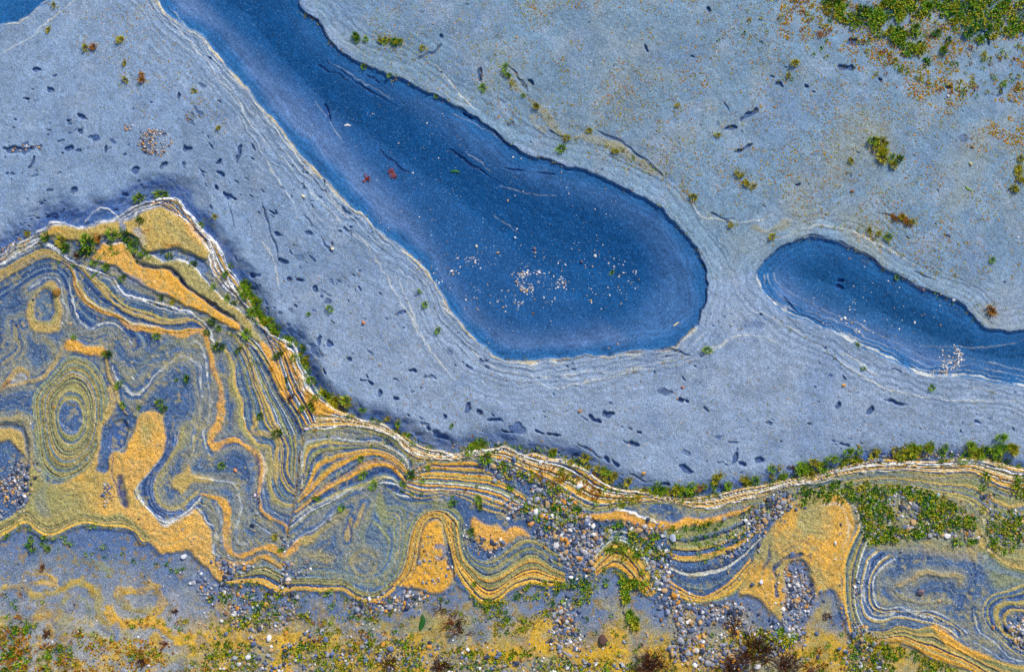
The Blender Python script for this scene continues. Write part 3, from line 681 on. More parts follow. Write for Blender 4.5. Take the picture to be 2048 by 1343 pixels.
stroke("420,580 440,596 462,614 480,632 500,658", 10, 't', .7, soft=7)
area("207,485 216,490 226,490 236,486 252,490 262,502 268,517 280,531 303,537 328,538 346,546 359,562 375,579 392,592 412,605 438,621 460,637 474,646 481,659 464,657 440,641 402,621 371,611 342,598 312,584 283,570 254,553 230,533 207,525 184,517 191,505 199,494", 'o', 1, .012, layer=True)
area("215,495 250,500 270,525 300,545 330,560 360,585 400,612 370,604 320,580 280,560 240,530 205,518", 'O', .7, soft=4)
stroke("190,515 215,530 240,545 265,560 300,578 335,592", 11, 'm', .75, soft=6)
stroke("200,492 207,486 217,491 228,490 237,487 251,490 260,500", 4, 'w', .8, .004); stroke("283,517 305,511 320,515 328,522 347,520 364,521 388,536 402,551 416,572 434,586 452,603 472,617 488,632", 3.5, 'w', .65, .004)
stroke("262,503 269,518 281,531 303,536 328,536 346,543 360,560 377,577 394,590 414,602 440,617 462,633 476,648", 6, 'k', .95, -.012, vary=.5)
stroke("205,548 215,552 230,560", 6, 'k', .7, -.006)
stroke("404,627 440,645 466,660 490,680 512,700", 4, 'w', .65, .005)
# olive heart and orange dome
area("757,983 800,1008 845,1016 818,1055 808,1090 802,1118 782,1150 755,1172 700,1160 640,1150 600,1140 600,1120 670,1118 700,1095 708,1055 732,1005", 'g', .8, soft=3)
loft(["757,984 772,1010 806,1014 812,1060 804,1112 784,1150 750,1172 700,1160 650,1150 600,1146", "752,1010 768,1030 792,1040 792,1090 783,1122 764,1148 738,1158 700,1150 660,1142 600,1138", "745,1050 760,1062 772,1085 772,1104 762,1130 742,1148 718,1150 696,1142 660,1132 600,1128"], ["ygygTgy", "gygbgyg"], seed=26, hs=.6, jit=.12, a=.8)
for q_ in ("757,985 742,1020 728,1060 722,1095", "760,990 762,1030 768,1070", "752,1000 735,1040 716,1080", "765,1000 782,1050 786,1090"): stroke(q_, 7, 'y', .5, soft=5)
stroke([[728 + 24 * math.cos(t), 1124 + 22 * math.sin(t)] for t in np.linspace(0, 6.28, 20)], 10, 'T', .8, soft=5)
area("728,1106 741,1112 746,1124 740,1137 728,1141 716,1136 711,1124 716,1112", 'b', .95, -.003)
stroke("760,985 764,1020 770,1060", 16, 'y', .7, soft=8)
DI = "806,1171 828,1146 837,1117 840,1088 846,1061 854,1044 869,1036 884,1044 890,1070 897,1100 905,1130 908,1158"
DO = "772,1168 790,1150 804,1117 810,1088 817,1058 834,1032 863,1015 893,1012 916,1023 927,1047 925,1088 926,1105"
loft([DO, DI], ["ygtkotkotk"], seed=27, jit=.06)
area("852,1046 869,1036 884,1046 888,1088 894,1123 905,1158 893,1175 875,1184 857,1183 834,1175 806,1172 828,1146 837,1117 840,1088 846,1061", 'o', 1, .004, layer=True)
stroke("884,1020 886,1050 890,1090", 9, 'T', .7, soft=4)
stroke("868,1098 880,1092 888,1104 884,1118 870,1114", 12, 's', .8, soft=6); stroke("893,1105 897,1130 906,1158", 4, 'k', .7, -.006)
stroke("600,1085 629,1070 658,1050 682,1029 702,1015", 15, 'T', .85, .002, soft=5); stroke("700,1030 696,1060 693,1082", 10, 't', .8, soft=4); stroke("731,1004 717,1035 708,1056", 10, 't', .85, soft=4)
stroke("690,1040 702,1060 700,1085 706,1096", 6, 'd', .7, -.003)
area("600,1095 630,1098 650,1106 670,1112 672,1125 655,1130 630,1122 605,1116", 'T', .8, soft=4)
stroke("600,1126 640,1130 680,1140", 9, 'd', .4, soft=5)
# syncline right of the dome
R0 = "893,1040 897,1070 903,1100 912,1135 922,1160 939,1183 954,1201 973,1210 997,1200 1017,1182 1040,1171 1064,1166 1090,1171 1128,1168"
R1 = "902,1045 907,1080 917,1122 938,1148 958,1172 976,1183 999,1175 1026,1154 1052,1141 1076,1139 1105,1151 1130,1156"
R2 = "920,1040 923,1084 932,1116 953,1139 973,1150 997,1142 1026,1125 1052,1109 1076,1110 1102,1131 1128,1142"
R3 = "932,1055 936,1096 953,1116 973,1120 994,1110 1017,1090 1038,1073 1064,1071 1093,1087 1128,1108"
loft([R0, R1, R2, R3], ["oktoko", "ktykotyk", "kgykgbyTkg"], seed=28, jit=.05)
area("945,1032 964,1046 1000,1050 1008,1064 1026,1053 1052,1059 1064,1070 1040,1070 1017,1083 997,1092 975,1098 955,1085 947,1065", 'o', .9, .004, layer=True)
# arch and wedge under the gravel
loft(["1180,1110 1200,1080 1228,1061 1257,1066 1283,1085 1300,1110 1314,1145 1320,1175", "1190,1140 1208,1118 1230,1100 1255,1110 1275,1135 1292,1165 1305,1190", "1192,1150 1207,1139 1230,1133 1251,1145 1272,1170 1292,1190"],
     ["pbpgpytoy", "okotko"], seed=29)
loft(["1320,1058 1367,1054 1414,1047 1455,1038 1500,1015 1535,1000", "1342,1090 1380,1095 1420,1092 1460,1075 1500,1055 1540,1025", "1340,1125 1380,1132 1420,1128 1460,1112 1500,1085 1530,1060", "1340,1160 1380,1185 1410,1195 1440,1178 1470,1150 1500,1115", "1345,1195 1390,1206 1420,1202 1450,1196 1475,1180 1500,1150"],
     ["yygky", "tkbotkb", "bkpbgb", "otkotoy"], seed=30, jit=.09)
area("1128,1018 1163,1027 1207,1027 1234,1018 1260,1021 1300,1040 1338,1045 1361,1037 1402,1036 1440,1028 1472,1018 1502,1010 1484,1026 1455,1037 1414,1047 1367,1054 1320,1058 1290,1056 1240,1038 1200,1040 1150,1034", 'o', .95, .007, layer=True)
stroke("1228,1018 1250,1019 1279,1030 1311,1046", 7, 'w', .8, .006); stroke("1240,1026 1270,1040 1300,1055", 8, lin(224, 150, 84), .8, soft=4)
# gravelly apron and the right-hand fold
area("1530,1000 1560,985 1616,976 1700,958 1765,950 1824,953 1882,960 1940,957 1970,972 2014,994 2048,990 2120,995 2120,1170 2048,1165 1990,1175 1960,1120 1900,1100 1830,1090 1770,1095 1725,1090 1712,1050 1690,1010 1640,985 1590,1000 1550,1040", 'y', .8, soft=4)
mixc(inside(pts("1700,950 2120,950 2120,1150 1720,1090"), False) * np.clip(fbm(34, 96) * 1.6, 0, 1) * ml, 't', .7)
RM = "1500,1130 1515,1095 1545,1050 1580,1010 1610,990 1660,985 1695,1008 1708,1050 1700,1085 1686,1120 1685,1170 1688,1212 1666,1180 1645,1184 1627,1209 1610,1232 1580,1245 1555,1235 1537,1214 1519,1197 1496,1190 1475,1188"
area(RM, 'T', 1, .004, layer=True)
mRM = blur(inside(spline(RM, 6, True)).astype(float), 2)
mixc(mRM * np.clip(.2 + fbm(48, 97) * 1.5, 0, 1), 'o', .75)
mixc(mRM * smooth(1620, 1680, gx), 'o', .7)
for s in ("1505,1150 1522,1110 1545,1070 1575,1035", "1515,1175 1535,1130 1560,1095 1600,1080 1628,1095 1640,1130", "1545,1215 1530,1190", "1635,1090 1640,1130 1632,1165", "1555,1110 1590,1090 1615,1095"): stroke(s, 3, 'k', .35)
stroke("1551,1190 1554,1162 1549,1139 1560,1121 1578,1112 1600,1108", 9, 'd', .9, -.006, taper=False); stroke("1541,1088 1537,1115 1525,1142", 6, 'd', .8, -.004); stroke("1612,1112 1620,1108 1622,1122", 4, 'd', .6)
area("1570,1135 1590,1118 1614,1126 1622,1160 1630,1190 1622,1225 1600,1262 1580,1255 1566,1220 1572,1180", 's', .9, -.012, soft=2)
RA = "1712,1015 1718,1050 1704,1080 1687,1118 1686,1168 1689,1212 1701,1267"; RB = "1745,1060 1727,1103 1718,1138 1710,1174 1712,1212 1724,1244 1736,1262"
loft([RA, RB], ["oykgytkbyp"], seed=31, jit=.06)
loft(["1745,1095 1727,1110 1718,1140 1711,1175 1713,1212 1724,1243 1738,1258 1765,1256 1788,1247 1812,1244 1838,1252 1862,1250 1885,1262 1910,1278",
      "1765,1105 1745,1124 1733,1156 1727,1191 1736,1217 1750,1229 1780,1229 1800,1223 1829,1229 1859,1235 1879,1244 1903,1253 1918,1270",
      "1790,1118 1771,1130 1750,1153 1746,1180 1753,1209 1774,1217 1800,1213 1824,1223 1859,1220 1880,1226 1910,1245 1935,1265"], ["bgbtpb", "dbptbsp"], seed=32)
stroke("1744,1125 1733,1156 1727,1191 1736,1217 1750,1229 1780,1229 1800,1223 1829,1229 1859,1235 1879,1244 1903,1253 1914,1270", 4, 'p', .7, .003); stroke("1771,1130 1750,1153 1746,1180 1753,1209 1774,1217 1800,1213 1824,1223 1859,1220 1880,1227", 4, 'p', .6, .003)
loft(["1725,1268 1742,1262 1770,1262 1800,1251 1830,1258 1862,1252 1885,1264 1910,1280 1940,1298 1975,1312 2010,1324 2060,1334 2120,1345", "1736,1286 1771,1282 1800,1282 1829,1294 1859,1311 1888,1323 1917,1331 1946,1341 1990,1370 2060,1400 2120,1412"], ["tytkytkoTo"], seed=33, jit=.06)
area("1862,1250 1882,1254 1910,1276 1945,1298 1985,1312 1960,1316 1920,1302 1890,1286", 'o', .9, .003)
stroke("1785,1176 1800,1165 1824,1156 1853,1143 1891,1149 1920,1150 1921,1171", 10, 't', .8, .003, soft=5); stroke("1790,1180 1815,1199 1838,1204 1870,1200 1891,1197", 7, 'T', .8, .003, soft=3); stroke("1778,1165 1800,1180", 12, 'T', .5, soft=8)
area("1812,1178 1822,1162 1850,1150 1890,1158 1905,1175 1890,1192 1850,1200 1825,1196", 'd', .75, -.004)
area("1790,1120 1850,1105 1910,1108 1950,1130 1940,1200 1950,1250 1925,1262 1890,1230 1850,1214 1810,1212 1780,1212 1758,1200 1752,1170 1768,1140", 'b', .8, soft=5)
for q_ in ("1765,1160 1762,1185 1785,1208 1830,1216 1870,1212", "1775,1140 1800,1128 1850,1118 1900,1120"): stroke(q_, 3, 'g', .6)
stroke("1785,1176 1800,1165 1824,1156 1853,1143 1891,1149 1920,1150 1921,1171", 8, 't', .8, .003, soft=4); stroke("1790,1180 1815,1199 1838,1204 1870,1200 1891,1197", 6, 'T', .8, .003, soft=3)
stroke("1962,1038 1974,1056 1976,1085 1973,1108 1962,1124", 9, 'p', .8, .004); stroke("1968,1040 1982,1060 1984,1090", 3, 'm', .7); stroke("1955,1130 1940,1170 1942,1210 1955,1250", 10, 'd', .5, soft=6)
loft(["2120,1160 2048,1168 2014,1180 1980,1192 1966,1217 1972,1246 1998,1274 2028,1304 2060,1312 2120,1318", "2120,1200 2048,1206 2014,1204 1994,1216 1998,1246 2010,1266 2040,1280 2120,1290", "2120,1225 2048,1222 2025,1220 2012,1232 2014,1248 2030,1260 2120,1270"], ["TbydbT", "tybdt"], seed=34)
stroke("1949,1215 1949,1232 1960,1260 1993,1291 2028,1318 2060,1325", 4, 'p', .65, .003); stroke("1925,1255 1950,1280 1990,1308 2040,1330", 3.5, 'p', .5)
stroke("1480,1060 1500,1040 1530,1030", 10, 'd', .3, soft=6)

stroke("-20,525 0,513 20,501 39,486 59,476 78,464 94,455 105,448 125,445 137,449 162,454 176,450 195,444 215,443 234,437 254,423 273,413 293,405 312,399", 4, 'w', .9, .007, taper=False)
stroke("94,461 110,453 127,450 145,452 162,457 182,453 205,447 228,443 246,436 262,426 283,416 303,409 324,404", 3, 'w', .8, .005)
stroke("246,440 262,433 283,423 303,414 322,410", 3, 'w', .75, .005); stroke("240,438 270,420 300,406", 3, 'k', .6, -.003)
area("170,444 180,428 195,421 209,415 225,422 234,436 215,442 195,443", lin(60, 98, 150), .8, .004)
stroke("168,446 180,428 195,421 209,415 225,422 235,434", 3, 'w', .8, .006)
loft(["1560,1000 1616,980 1650,970 1706,958 1765,952 1824,955 1882,961 1940,958 1970,973 2014,994 2048,992 2090,996", "1600,1005 1640,990 1690,985 1750,975 1820,980 1880,990 1930,1000 1965,1025 2000,1050 2048,1060 2090,1065"], ["ytbygtyT"], seed=41, a=.8)
loft(["1960,1030 1985,1060 2000,1090 2048,1100 2090,1100", "1955,1125 1985,1140 2020,1150 2060,1160 2090,1160"], ["TyTtyg"], seed=42, a=.7)
stroke("1915,1020 1935,1030 1955,1060 1958,1090", 8, 't', .6, soft=5); stroke("1745,1085 1800,1092 1860,1085 1920,1108", 9, 'T', .5, soft=6)
stroke("1640,1010 1670,1005 1690,1025 1697,1060 1685,1100", 4, 'p', .4); stroke("1690,1000 1710,1020 1722,1050 1735,1075", 5, 'p', .5)
# bedding that echoes the traced bands through the plainer blue beds
DA = np.full((NY, NX), 70.0)
for c_ in BEDS:
    if c_[:, 1].max() < 400: continue
    c_ = c_[::2] if len(c_) > 6 else c_
    r_ = curve_dist(c_, 46, full=False)
    if r_ is None: continue
    D_, _, B_ = r_
    DA[B_] = np.where(D_ < 46, np.minimum(DA[B_], D_), DA[B_])
el = np.random.default_rng(9).uniform(-1, 1, 600)
pe = (DA + 5 * noise(60, 180) + 1.2 * noise(14, 181)) / 3.3
e1 = np.interp(pe, np.arange(600) - 20, el)
plain = IN_LEDGE & (LAB == 5)
e1 = np.where(plain, e1, 0) * (1 - smooth(38, 60, DA))
mixc(np.clip(e1, 0, 1), 'g', .45); mixc(np.clip(e1 - .5, 0, 1) * 2, 'T', .42); mixc(np.clip(-e1, 0, 1), 'd', .55)
H += .0012 * e1

# ------------------------------------------------------------------ finish the fields
base_lab = np.where(IN_LEDGE, 5, np.where(BELOW, 6, np.where(IN_BASIN, 2, np.where(IN_SB, 3, np.where(IN_CO, 4, 1)))))
LAB = np.where(IN_LEDGE & (LAB > 10), LAB, base_lab)
u, cnt = np.unique(LAB, return_counts=True)
for k, c_ in zip(u, cnt):
    if k > 10 and c_ < 160: LAB[LAB == k] = 5
H += np.where(IN_LEDGE, .0010 * noise(7, 110) + .0007 * noise(4.2, 111), 0)
C *= (1 + .10 * fbm(24, 101, 3) + .07 * noise(5, 102))[..., None]
# ochre film freckling the sandstone and greying the blue beds
fr = np.clip(noise(6, 103) * noise(40, 104) * 1.8 - .25, 0, 1) * IN_LEDGE
mixc(fr, 'T', .55)
C = np.clip(C, .0005, .82)

def bil(a, x, y):
    fx = np.clip((np.asarray(x, float) - X0) / S, 0, NX - 1.001); fy = np.clip((np.asarray(y, float) - Y0) / S, 0, NY - 1.001)
    i = fx.astype(int); j = fy.astype(int); tx = fx - i; ty = fy - j
    if a.ndim == 3: tx = tx[..., None]; ty = ty[..., None]
    return (a[j, i] * (1 - tx) + a[j, i + 1] * tx) * (1 - ty) + (a[j + 1, i] * (1 - tx) + a[j + 1, i + 1] * tx) * ty

def G(px, py, dz=0.0):
    """World point on the rock surface."""
    z = bil(H, px, py)
    x, y, zz = P(px, py, z)
    return np.stack([x, y, zz + dz], -1)

# ------------------------------------------------------------------ materials
def node_mat(name):
    m = bpy.data.materials.new(name)
    m.use_nodes = True
    return m, m.node_tree.nodes, m.node_tree.links, m.node_tree.nodes['Principled BSDF']

def rock_mat(name, rough=.85, grain=.30, speck=.30, speck_col=(.75, .73, .68), bump=.35, gs=260.0, film=0.0, spec=.25):
    m, N, L, B = node_mat(name)
    tc = N.new('ShaderNodeTexCoord')
    at = N.new('ShaderNodeAttribute'); at.attribute_name = 'Col'
    n1 = N.new('ShaderNodeTexNoise'); n1.inputs['Scale'].default_value = gs; n1.inputs['Detail'].default_value = 3; n1.inputs['Roughness'].default_value = .6
    L.new(tc.outputs['Object'], n1.inputs['Vector'])
    mr = N.new('ShaderNodeMapRange'); mr.inputs['From Min'].default_value = .33; mr.inputs['From Max'].default_value = .67
    mr.inputs['To Min'].default_value = 1 - grain; mr.inputs['To Max'].default_value = 1 + grain
    L.new(n1.outputs['Fac'], mr.inputs['Value'])
    mul = N.new('ShaderNodeVectorMath'); mul.operation = 'SCALE'
    L.new(at.outputs['Color'], mul.inputs[0]); L.new(mr.outputs['Result'], mul.inputs['Scale'])
    n2 = N.new('ShaderNodeTexNoise'); n2.inputs['Scale'].default_value = gs * .9; n2.inputs['Detail'].default_value = 1
    mp = N.new('ShaderNodeMapping'); mp.inputs['Location'].default_value = (3.1, 1.7, .4)
    L.new(tc.outputs['Object'], mp.inputs['Vector']); L.new(mp.outputs['Vector'], n2.inputs['Vector'])
    r2 = N.new('ShaderNodeMapRange'); r2.inputs['From Min'].default_value = .64; r2.inputs['From Max'].default_value = .74
    r2.inputs['To Max'].default_value = speck
    L.new(n2.outputs['Fac'], r2.inputs['Value'])
    mx = N.new('ShaderNodeMix'); mx.data_type = 'RGBA'
    L.new(r2.outputs['Result'], mx.inputs['Factor']); L.new(mul.outputs['Vector'], mx.inputs['A'])
    mx.inputs['B'].default_value = (*speck_col, 1)
    last = mx.outputs['Result']
    if film:
        n3 = N.new('ShaderNodeTexNoise'); n3.inputs['Scale'].default_value = 120; n3.inputs['Detail'].default_value = 4
        L.new(tc.outputs['Object'], n3.inputs['Vector'])
        r3 = N.new('ShaderNodeMapRange'); r3.inputs['From Min'].default_value = .55; r3.inputs['From Max'].default_value = .66; r3.inputs['To Max'].default_value = film
        L.new(n3.outputs['Fac'], r3.inputs['Value'])
        m3 = N.new('ShaderNodeMix'); m3.data_type = 'RGBA'
        L.new(r3.outputs['Result'], m3.inputs['Factor']); L.new(last, m3.inputs['A']); m3.inputs['B'].default_value = (.30, .29, .12, 1)
        last = m3.outputs['Result']
    L.new(last, B.inputs['Base Color'])
    bp = N.new('ShaderNodeBump'); bp.inputs['Strength'].default_value = bump; bp.inputs['Distance'].default_value = .002
    L.new(n1.outputs['Fac'], bp.inputs['Height']); L.new(bp.outputs['Normal'], B.inputs['Normal'])
    B.inputs['Roughness'].default_value = rough
    B.inputs['Specular IOR Level'].default_value = spec
    return m

M_SLATE = rock_mat('grey_slate', .85, .46, .40, film=.30, gs=210)
M_WET = rock_mat('damp_slate', .7, .48, .6, speck_col=(.18, .36, .60), gs=220, spec=.08)
M_BAND = rock_mat('banded_sandstone', .85, .60, .50, gs=210)
M_LOW = rock_mat('stained_slate', .85, .55, .45, film=.35, gs=210)

# ------------------------------------------------------------------ terrain meshes
VX, VY, VZ = P(gx, gy, H)
V = np.stack([VX, VY, VZ], -1)
du = np.gradient(V, axis=1); dv = np.gradient(V, axis=0)
NRM = np.cross(dv, du); NRM /= np.linalg.norm(NRM, axis=-1, keepdims=True)
if NRM[..., 2].mean() < 0: NRM = -NRM

def mesh_from(name, verts, faces, cols=None, normals=None, smooth_=True):
    me = bpy.data.meshes.new(name)
    nf, k = faces.shape
    me.vertices.add(len(verts)); me.vertices.foreach_set('co', verts.astype(np.float32).ravel())
    me.loops.add(nf * k); me.loops.foreach_set('vertex_index', faces.astype(np.int32).ravel())
    me.polygons.add(nf); me.polygons.foreach_set('loop_start', np.arange(0, nf * k, k, dtype=np.int32))
    me.polygons.foreach_set('use_smooth', np.full(nf, smooth_, bool))
    me.update(calc_edges=True)
    if cols is not None:
        ca = me.color_attributes.new('Col', 'FLOAT_COLOR', 'POINT')
        ca.data.foreach_set('color', np.c_[cols, np.ones(len(cols))].astype(np.float32).ravel())
    if normals is not None:
        me.normals_split_custom_set_from_vertices(normals.astype(np.float32))
    return me

def link(name, data, mat=None, parent=None, label=None, cat=None, group=None, kind=None):
    o = bpy.data.objects.new(name, data)
    scene.collection.objects.link(o)
    if mat is not None and data is not None:
        if not data.materials: data.materials.append(mat)
    if parent: o.parent = parent
    if label: o['label'] = label
    if cat: o['category'] = cat
    if group: o['group'] = group
    if kind: o['kind'] = kind
    return o

idx = np.arange(NX * NY).reshape(NY, NX)
FQ = np.stack([idx[:-1, :-1], idx[1:, :-1], idx[1:, 1:], idx[:-1, 1:]], -1).reshape(-1, 4)
FL = LAB[:-1, :-1].ravel()
Vf, Nf, Cf = V.reshape(-1, 3), NRM.reshape(-1, 3), C.reshape(-1, 3)
def patch(name, lab, mat, **kw):
    f = FQ[FL == lab]
    uv, inv = np.unique(f, return_inverse=True)
    me = mesh_from(name, Vf[uv], inv.reshape(f.shape), Cf[uv], Nf[uv])
    return link(name, me, mat, **kw)

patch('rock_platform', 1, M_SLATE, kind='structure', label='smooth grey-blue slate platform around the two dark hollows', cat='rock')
patch('rock_hollow', 2, M_WET, kind='structure', label='large dark blue hollow worn through the middle of the slate', cat='hollow')
patch('rock_hollow', 3, M_WET, kind='structure', label='smaller dark blue hollow at the right edge of the slate', cat='hollow')
patch('rock_hollow', 4, M_WET, kind='structure', label='dark blue hollow cut by the top left corner', cat='hollow')
patch('lower_shelf', 6, M_LOW, kind='structure', label='stained blue and ochre rock shelf below the banded ledge', cat='rock')
ledge = link('banded_ledge', None, kind='structure', label='folded ledge of orange, olive and blue rock bands', cat='rock')
names = {'o': 'orange_layer', 't': 'tan_layer', 'T': 'tan_layer', 'b': 'blue_layer', 'd': 'dark_layer', 's': 'slate_layer', 'y': 'olive_layer'}
for lab in np.unique(FL):
    if lab == 5 or lab > 10:
        key = LAYER_INFO.get(int(lab), 'b')
        patch(names.get(key, 'rock_layer') if isinstance(key, str) and len(key) == 1 else 'rock_layer', lab, M_BAND, parent=ledge)

# the same rock going on beyond the traced image area
st = 16.0
ax_ = np.arange(-880, 2930, st); ay_ = np.arange(-880, 2230, st)
AX, AY = np.meshgrid(ax_, ay_)
def fold(v, a, b):
    t = np.mod(v - a, 2 * (b - a)); return a + np.where(t > (b - a), 2 * (b - a) - t, t)
RX, RY = fold(AX, 0, 2048), fold(AY, 0, 1343)
RX = np.where((AX < X0) | (AX > X1), RX, np.clip(AX, X0, X1)); RY = np.where((AY < Y0) | (AY > Y1), RY, np.clip(AY, Y0, Y1))
hz = bil(blur(H, 4), RX, RY) ; cc = bil(np.stack([blur(C[..., k], 3) for k in range(3)], -1), RX, RY)
inn = (AX > X0 + 4) & (AX < X1 - 4) & (AY > Y0 + 4) & (AY < Y1 - 4)
edge = np.minimum(np.minimum(AX - X0, X1 - AX), np.minimum(AY - Y0, Y1 - AY))
hz = hz - np.where(edge > -20, .012, 0) - np.where(edge > 0, .03, 0)
ex, ey, ez = P(AX, AY, hz)
nx_, ny_ = len(ax_), len(ay_)
ii = np.arange(nx_ * ny_).reshape(ny_, nx_)
ff = np.stack([ii[:-1, :-1], ii[1:, :-1], ii[1:, 1:], ii[:-1, 1:]], -1)
deep = (edge[:-1, :-1] > 40) & (edge[1:, 1:] > 40)
me = mesh_from('surrounding_rock', np.stack([ex, ey, ez], -1).reshape(-1, 3), ff[~deep], cc.reshape(-1, 3))
link('surrounding_rock', me, M_SLATE, kind='structure', label='rock shore going on around the ledge', cat='rock')
R_ = 60.0
me = mesh_from('ground', np.array([[-R_, -R_, -.35], [R_, -R_, -.35], [R_, R_, -.35], [-R_, R_, -.35]]), np.array([[0, 1, 2, 3]]), np.tile(PAL['a'], (4, 1)))
link('ground', me, M_SLATE, kind='structure', label='slate shore beyond the ledge', cat='ground')

# ------------------------------------------------------------------ loose things: materials
def attr_mat(name, rough=.7, use_obj=True, var=.25, scale=400, spec=.3):
    m, N, L, B = node_mat(name)
    at = N.new('ShaderNodeAttribute'); at.attribute_name = 'Col'
    last = at.outputs['Color']
    if use_obj:
        oi = N.new('ShaderNodeObjectInfo')
        mm = N.new('ShaderNodeMix'); mm.data_type = 'RGBA'; mm.blend_type = 'MULTIPLY'; mm.inputs['Factor'].default_value = 1
        L.new(at.outputs['Color'], mm.inputs['A']); L.new(oi.outputs['Color'], mm.inputs['B']); last = mm.outputs['Result']
    tc = N.new('ShaderNodeTexCoord')
    n1 = N.new('ShaderNodeTexNoise'); n1.inputs['Scale'].default_value = scale; n1.inputs['Detail'].default_value = 3
    L.new(tc.outputs['Object'], n1.inputs['Vector'])
    mr = N.new('ShaderNodeMapRange'); mr.inputs['From Min'].default_value = .3; mr.inputs['From Max'].default_value = .7
    mr.inputs['To Min'].default_value = 1 - var; mr.inputs['To Max'].default_value = 1 + var
    L.new(n1.outputs['Fac'], mr.inputs['Value'])
    sc = N.new('ShaderNodeVectorMath'); sc.operation = 'SCALE'
    L.new(last, sc.inputs[0]); L.new(mr.outputs['Result'], sc.inputs['Scale'])
    L.new(sc.outputs['Vector'], B.inputs['Base Color'])
    B.inputs['Roughness'].default_value = rough; B.inputs['Specular IOR Level'].default_value = spec
    return m
M_STONE = attr_mat('pebble_stone', .75)
M_GRAVEL = attr_mat('gravel_stone', .78, False)
M_ALGA = attr_mat('algae', .6, True, .3, 120, .2)
M_TURF = attr_mat('algae_turf', .65, False, .3, 120, .2)
M_WEED = attr_mat('seaweed', .5, True, .35, 200, .4)

def ico(sub):
    t = (1 + 5 ** .5) / 2
    v = np.array([(-1, t, 0), (1, t, 0), (-1, -t, 0), (1, -t, 0), (0, -1, t), (0, 1, t), (0, -1, -t), (0, 1, -t), (t, 0, -1), (t, 0, 1), (-t, 0, -1), (-t, 0, 1)], float)
    f = [(0, 11, 5), (0, 5, 1), (0, 1, 7), (0, 7, 10), (0, 10, 11), (1, 5, 9), (5, 11, 4), (11, 10, 2), (10, 7, 6), (7, 1, 8), (3, 9, 4), (3, 4, 2), (3, 2, 6), (3, 6, 8), (3, 8, 9), (4, 9, 5), (2, 4, 11), (6, 2, 10), (8, 6, 7), (9, 8, 1)]
    v /= np.linalg.norm(v[0]); v = [tuple(x) for x in v]
    for _ in range(sub):
        cache = {}; nf = []
        def mid(a, b):
            k = (min(a, b), max(a, b))
            if k not in cache:
                m = np.array(v[a]) + np.array(v[b]); v.append(tuple(m / np.linalg.norm(m))); cache[k] = len(v) - 1
            return cache[k]
        for a, b, c in f:
            ab, bc, ca = mid(a, b), mid(b, c), mid(c, a)
            nf += [(a, ab, ca), (b, bc, ab), (c, ca, bc), (ab, bc, ca)]
        f = nf
    return np.array(v), np.array(f)

# ------------------------------------------------------------------ pebbles
PCOL = [('pale grey', lin(158, 158, 164), .30), ('blue-grey', lin(98, 112, 142), .26), ('white', lin(222, 216, 210), .10), ('tan', lin(196, 158, 108), .13), ('orange', lin(208, 142, 56), .06), ('dark grey', lin(60, 66, 86), .11), ('brown', lin(128, 98, 72), .05)]
pw = np.array([c[2] for c in PCOL]); pw /= pw.sum()
rg = np.random.default_rng(21)
PEB = []      # x, y, diameter, colour index, zone phrase, lift
def in_poly(poly, x, y):
    m = False
    for (xa, ya), (xb, yb) in zip(poly, np.roll(poly, -1, axis=0)):
        if ya != yb and ((ya > y) != (yb > y)) and x < (xb - xa) * (y - ya) / (yb - ya) + xa: m = not m
    return m
def drift(s, n, med, zone, smax=15, lift=.18, sig=.46):
    n = int(n * (1.35 if n > 100 else 1.1))
    poly = pts(s); x0, y0 = poly.min(0); x1, y1 = poly.max(0); k = 0; tries = 0
    while k < n and tries < n * 40:
        tries += 1
        x, y = rg.uniform(x0, x1), rg.uniform(y0, y1)
        if not in_poly(poly, x, y): continue
        if noise_at(x, y) < -.35 and rg.random() < .8: continue
        x += rg.normal(0, .5 * med) + (rg.normal(0, 14) if n > 100 and med > 4.4 and rg.random() < .3 else 0); y += rg.normal(0, .5 * med) + (rg.normal(0, 12) if n > 100 and med > 4.4 and rg.random() < .3 else 0)
        PEB.append((x, y, min(smax * .9, .68 * med * math.exp(rg.normal(0, sig))), (int(rg.choice([0, 2, 2, 3])) if 'hollow' in zone and 'ringed' not in zone else rg.choice(len(PCOL), p=pw)), zone, lift * rg.random())); k += 1
DN = noise(38, 140)
def noise_at(x, y): return DN[int(np.clip((y - Y0) / S, 0, NY - 1)), int(np.clip((x - X0) / S, 0, NX - 1))]
def ell(x, y, rx, ry): return ' '.join('%.0f,%.0f' % (x + rx * math.cos(t), y + ry * math.sin(t)) for t in np.linspace(0, 6.28, 14)[:-1])
drift("980,908 1040,930 1090,955 1130,985 1160,1015 1110,1005 1060,980 1010,958 985,940", 330, 6.5, 'upper gravel drift on the banded ledge')
drift("1040,985 1130,1010 1200,1040 1260,1045 1300,1060 1240,1062 1200,1085 1195,1120 1180,1150 1130,1160 1128,1120 1105,1088 1070,1060 1035,1030 1005,1005", 950, 6.8, 'broad gravel drift across the middle of the ledge', 17)
drift("1290,1052 1325,1055 1345,1090 1335,1140 1350,1190 1400,1215 1470,1205 1500,1250 1540,1290 1490,1330 1380,1343 1340,1300 1360,1260 1335,1220 1308,1190 1300,1140", 1150, 6.8, 'gravel gully running down through the ledge', 17)
drift("1430,1075 1470,1040 1520,1010 1560,980 1605,975 1580,1012 1540,1050 1510,1082 1490,1112 1450,1140 1436,1110", 420, 6.2, 'gravel streak left of the right-hand orange mass')
drift("1572,1138 1590,1122 1614,1130 1620,1160 1630,1190 1622,1225 1602,1265 1580,1272 1562,1222 1574,1180", 420, 6.2, 'gravel-filled pit in the right-hand orange mass')
drift("1540,1230 1600,1235 1610,1270 1560,1310 1520,1300", 160, 6.5, 'gravel below the gravel-filled pit')
